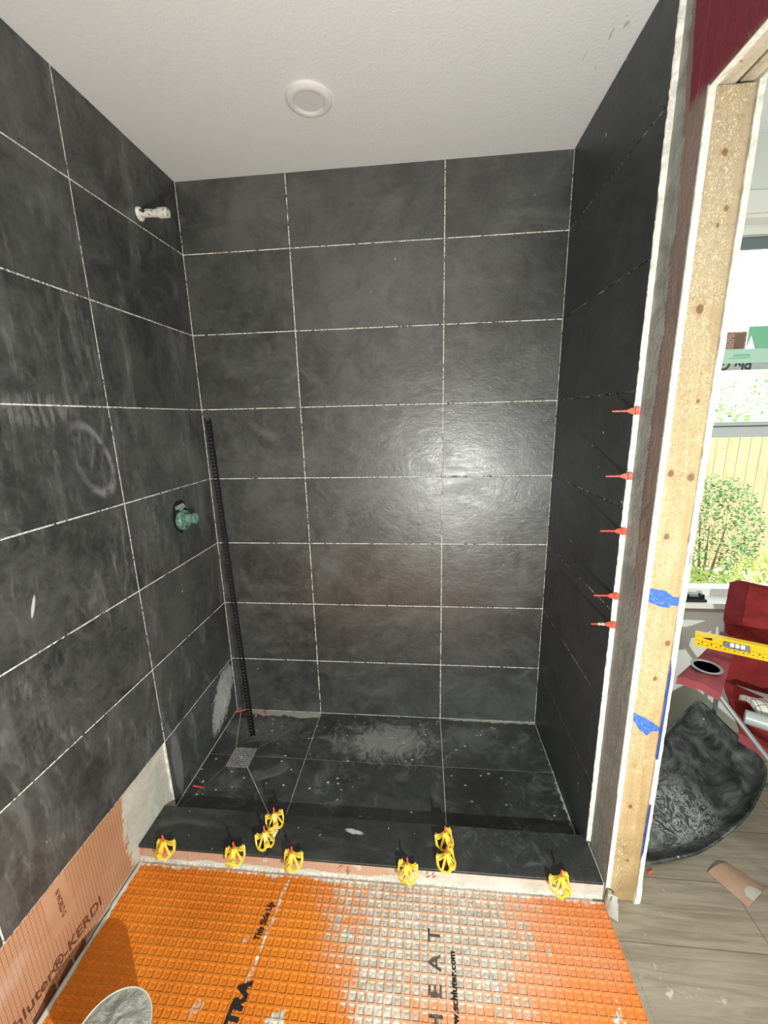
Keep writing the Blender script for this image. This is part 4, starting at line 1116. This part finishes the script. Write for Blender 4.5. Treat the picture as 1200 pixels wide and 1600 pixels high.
for k in range(len(rings) - 1):
    for i in range(ND): j = (i + 1) % ND; fs.append((k * ND + i, k * ND + j, (k + 1) * ND + j, (k + 1) * ND + i))
for i in range(ND):
    j = (i + 1) % ND; fs.append(((len(rings) - 1) * ND + i, (len(rings) - 1) * ND + j, len(vs) - 2)); fs.append((j, i, len(vs) - 1))
tbo = MB().add(vs, fs).build('rubber_tub', M['rubber'], None, 50); tbo.location = org
tag(tbo, 'dusty black rubber mixing tub tilted up against the red camp chair', 'tub')

# ------------------------------------------------------------------ board offcut on the planks
scp = MB(); ca = Vector((1.902, -.652, 0)); cbp = Vector((1.985, -.618, 0)); cd = Vector((2.050, -.690, 0)); cc = Vector((1.958, -.748, 0))
cen2 = (ca + cbp + cc + cd) / 4
def sc_fn(u, v):
    a = ca.lerp(cbp, u); b = cc.lerp(cd, u); p = a.lerp(b, v)
    return p - cen2 + Vector((0, 0, .004 + .012 * math.sin(PI * u) * (1 - v * .5)))
so = scp.grid(sc_fn, 10, 10, 0, (0, 0, .003)).build('board_offcut', M['scrap'], None, 60); so.location = cen2
tag(so, 'curved pinkish board offcut lying on the grey wood floor', 'offcut')

# ------------------------------------------------------------------ mortar cup at the bottom left
cu = empty('mortar_bucket', (.306, -1.240, .006)); tag(cu, 'small pale bucket filled with rough grey mortar on the orange membrane', 'bucket')
hgt = .195
MB().lathe([(.0, 0), (.058, 0), (.060, .004), (.078, hgt), (.0785, hgt + .0005), (.0765, hgt + .0005), (.074, hgt - .02), (.0, hgt - .02)], 48).build('shell', plain('pale_bucket_plastic', (.62, .58, .50), .45), cu, 40)
def mt(u, v):
    r = .0768 * v; a = 2 * PI * u; rr = r
    return (rr * math.cos(a), rr * math.sin(a), hgt - .001 + .012 * (1 - v) + .0025 * math.sin(5 * a + 9 * v) * v * (1 - v) * 4)
MB().grid(mt, 48, 10).build('mortar', M['mortar'], cu, 80, merge=True)

# ------------------------------------------------------------------ the garden outside
struct(MB().box((-6, .4, -1.0), (16, 14, -.85)).build('ground', M['grass']))
fc = empty('garden_fence', (5.5, 4.5, -.85)); tag(fc, 'pale wooden board fence seen through the lower window', 'fence')
mb = MB(); x = -3.0; rnd = random.Random(2)
while x < 9.0:
    w_ = .135 + rnd.random() * .01; dz = rnd.random() * .02; mb.box((x, -.01, 0), (x + w_, .01, 2.01 + dz)); x += w_ + .006
mb.build('boards', M['fence'], fc)
mb = MB(); [mb.box((-3, .01, z), (9, .05, z + .09)) for z in (.3, 1.0, 1.7)]; mb.build('rails', M['fence'], fc)
def shrub(name, c, r, n, mat, lb, cat='shrub', leafs=.045, seed=1, group=None):
    rnd = random.Random(seed); mb = MB()
    for _ in range(n):
        while True:
            q = Vector((rnd.uniform(-1, 1), rnd.uniform(-1, 1), rnd.uniform(-1, 1)))
            if q.length < 1: break
        q = q.normalized() * (q.length ** .45)
        p = Vector((q.x * r[0], q.y * r[1], q.z * r[2] + r[2]))
        a = Vector((rnd.gauss(0, 1), rnd.gauss(0, 1), rnd.gauss(0, 1))).normalized(); b = a.orthogonal().normalized()
        s_ = leafs * rnd.uniform(.6, 1.3)
        mb.add([p, p + a * s_ * .5 + b * s_ * .3, p + a * s_, p + a * s_ * .5 - b * s_ * .3], [(0, 1, 2, 3)])
    root = empty(name, c)
    mb.build('foliage', mat, root)
    st_ = MB()
    for k in range(3):
        a = k * 2.1; st_.tube([(.03 * math.cos(a), .03 * math.sin(a), -.02), (r[0] * .3 * math.cos(a), r[1] * .3 * math.sin(a), r[2] * 1.2)], [.02, .006], 6)
    st_.build('stems', M['roof'], root)
    tag(root, lb, cat, group)
shrub('garden_shrub', (4.6, 3.55, -.85), (.58, .34, .78), 3800, M['leaf_green'], 'rounded green shrub standing before the fence outside the window', seed=1)
shrub('flowering_groundcover', (3.2, 1.7, -.85), (.62, .40, .52), 5200, M['leaf_lime'], 'yellow green groundcover plants just outside the window, left part', leafs=.04, seed=2)
shrub('flowering_groundcover', (4.6, 2.2, -.85), (.72, .45, .52), 5200, M['leaf_lime'], 'yellow green groundcover plants outside the window, right part', leafs=.04, seed=3)
shrub('garden_tree', (6.0, 6.6, -.85), (.9, .8, 1.55), 1500, M['leaf_tree'], 'light green leafy tree behind the fence outside, left of its neighbour', 'tree', .10, 4)
shrub('garden_tree', (8.4, 7.4, -.85), (1.1, .9, 1.75), 1700, M['leaf_tree'], 'light green leafy tree behind the fence outside, right of its neighbour', 'tree', .10, 5)
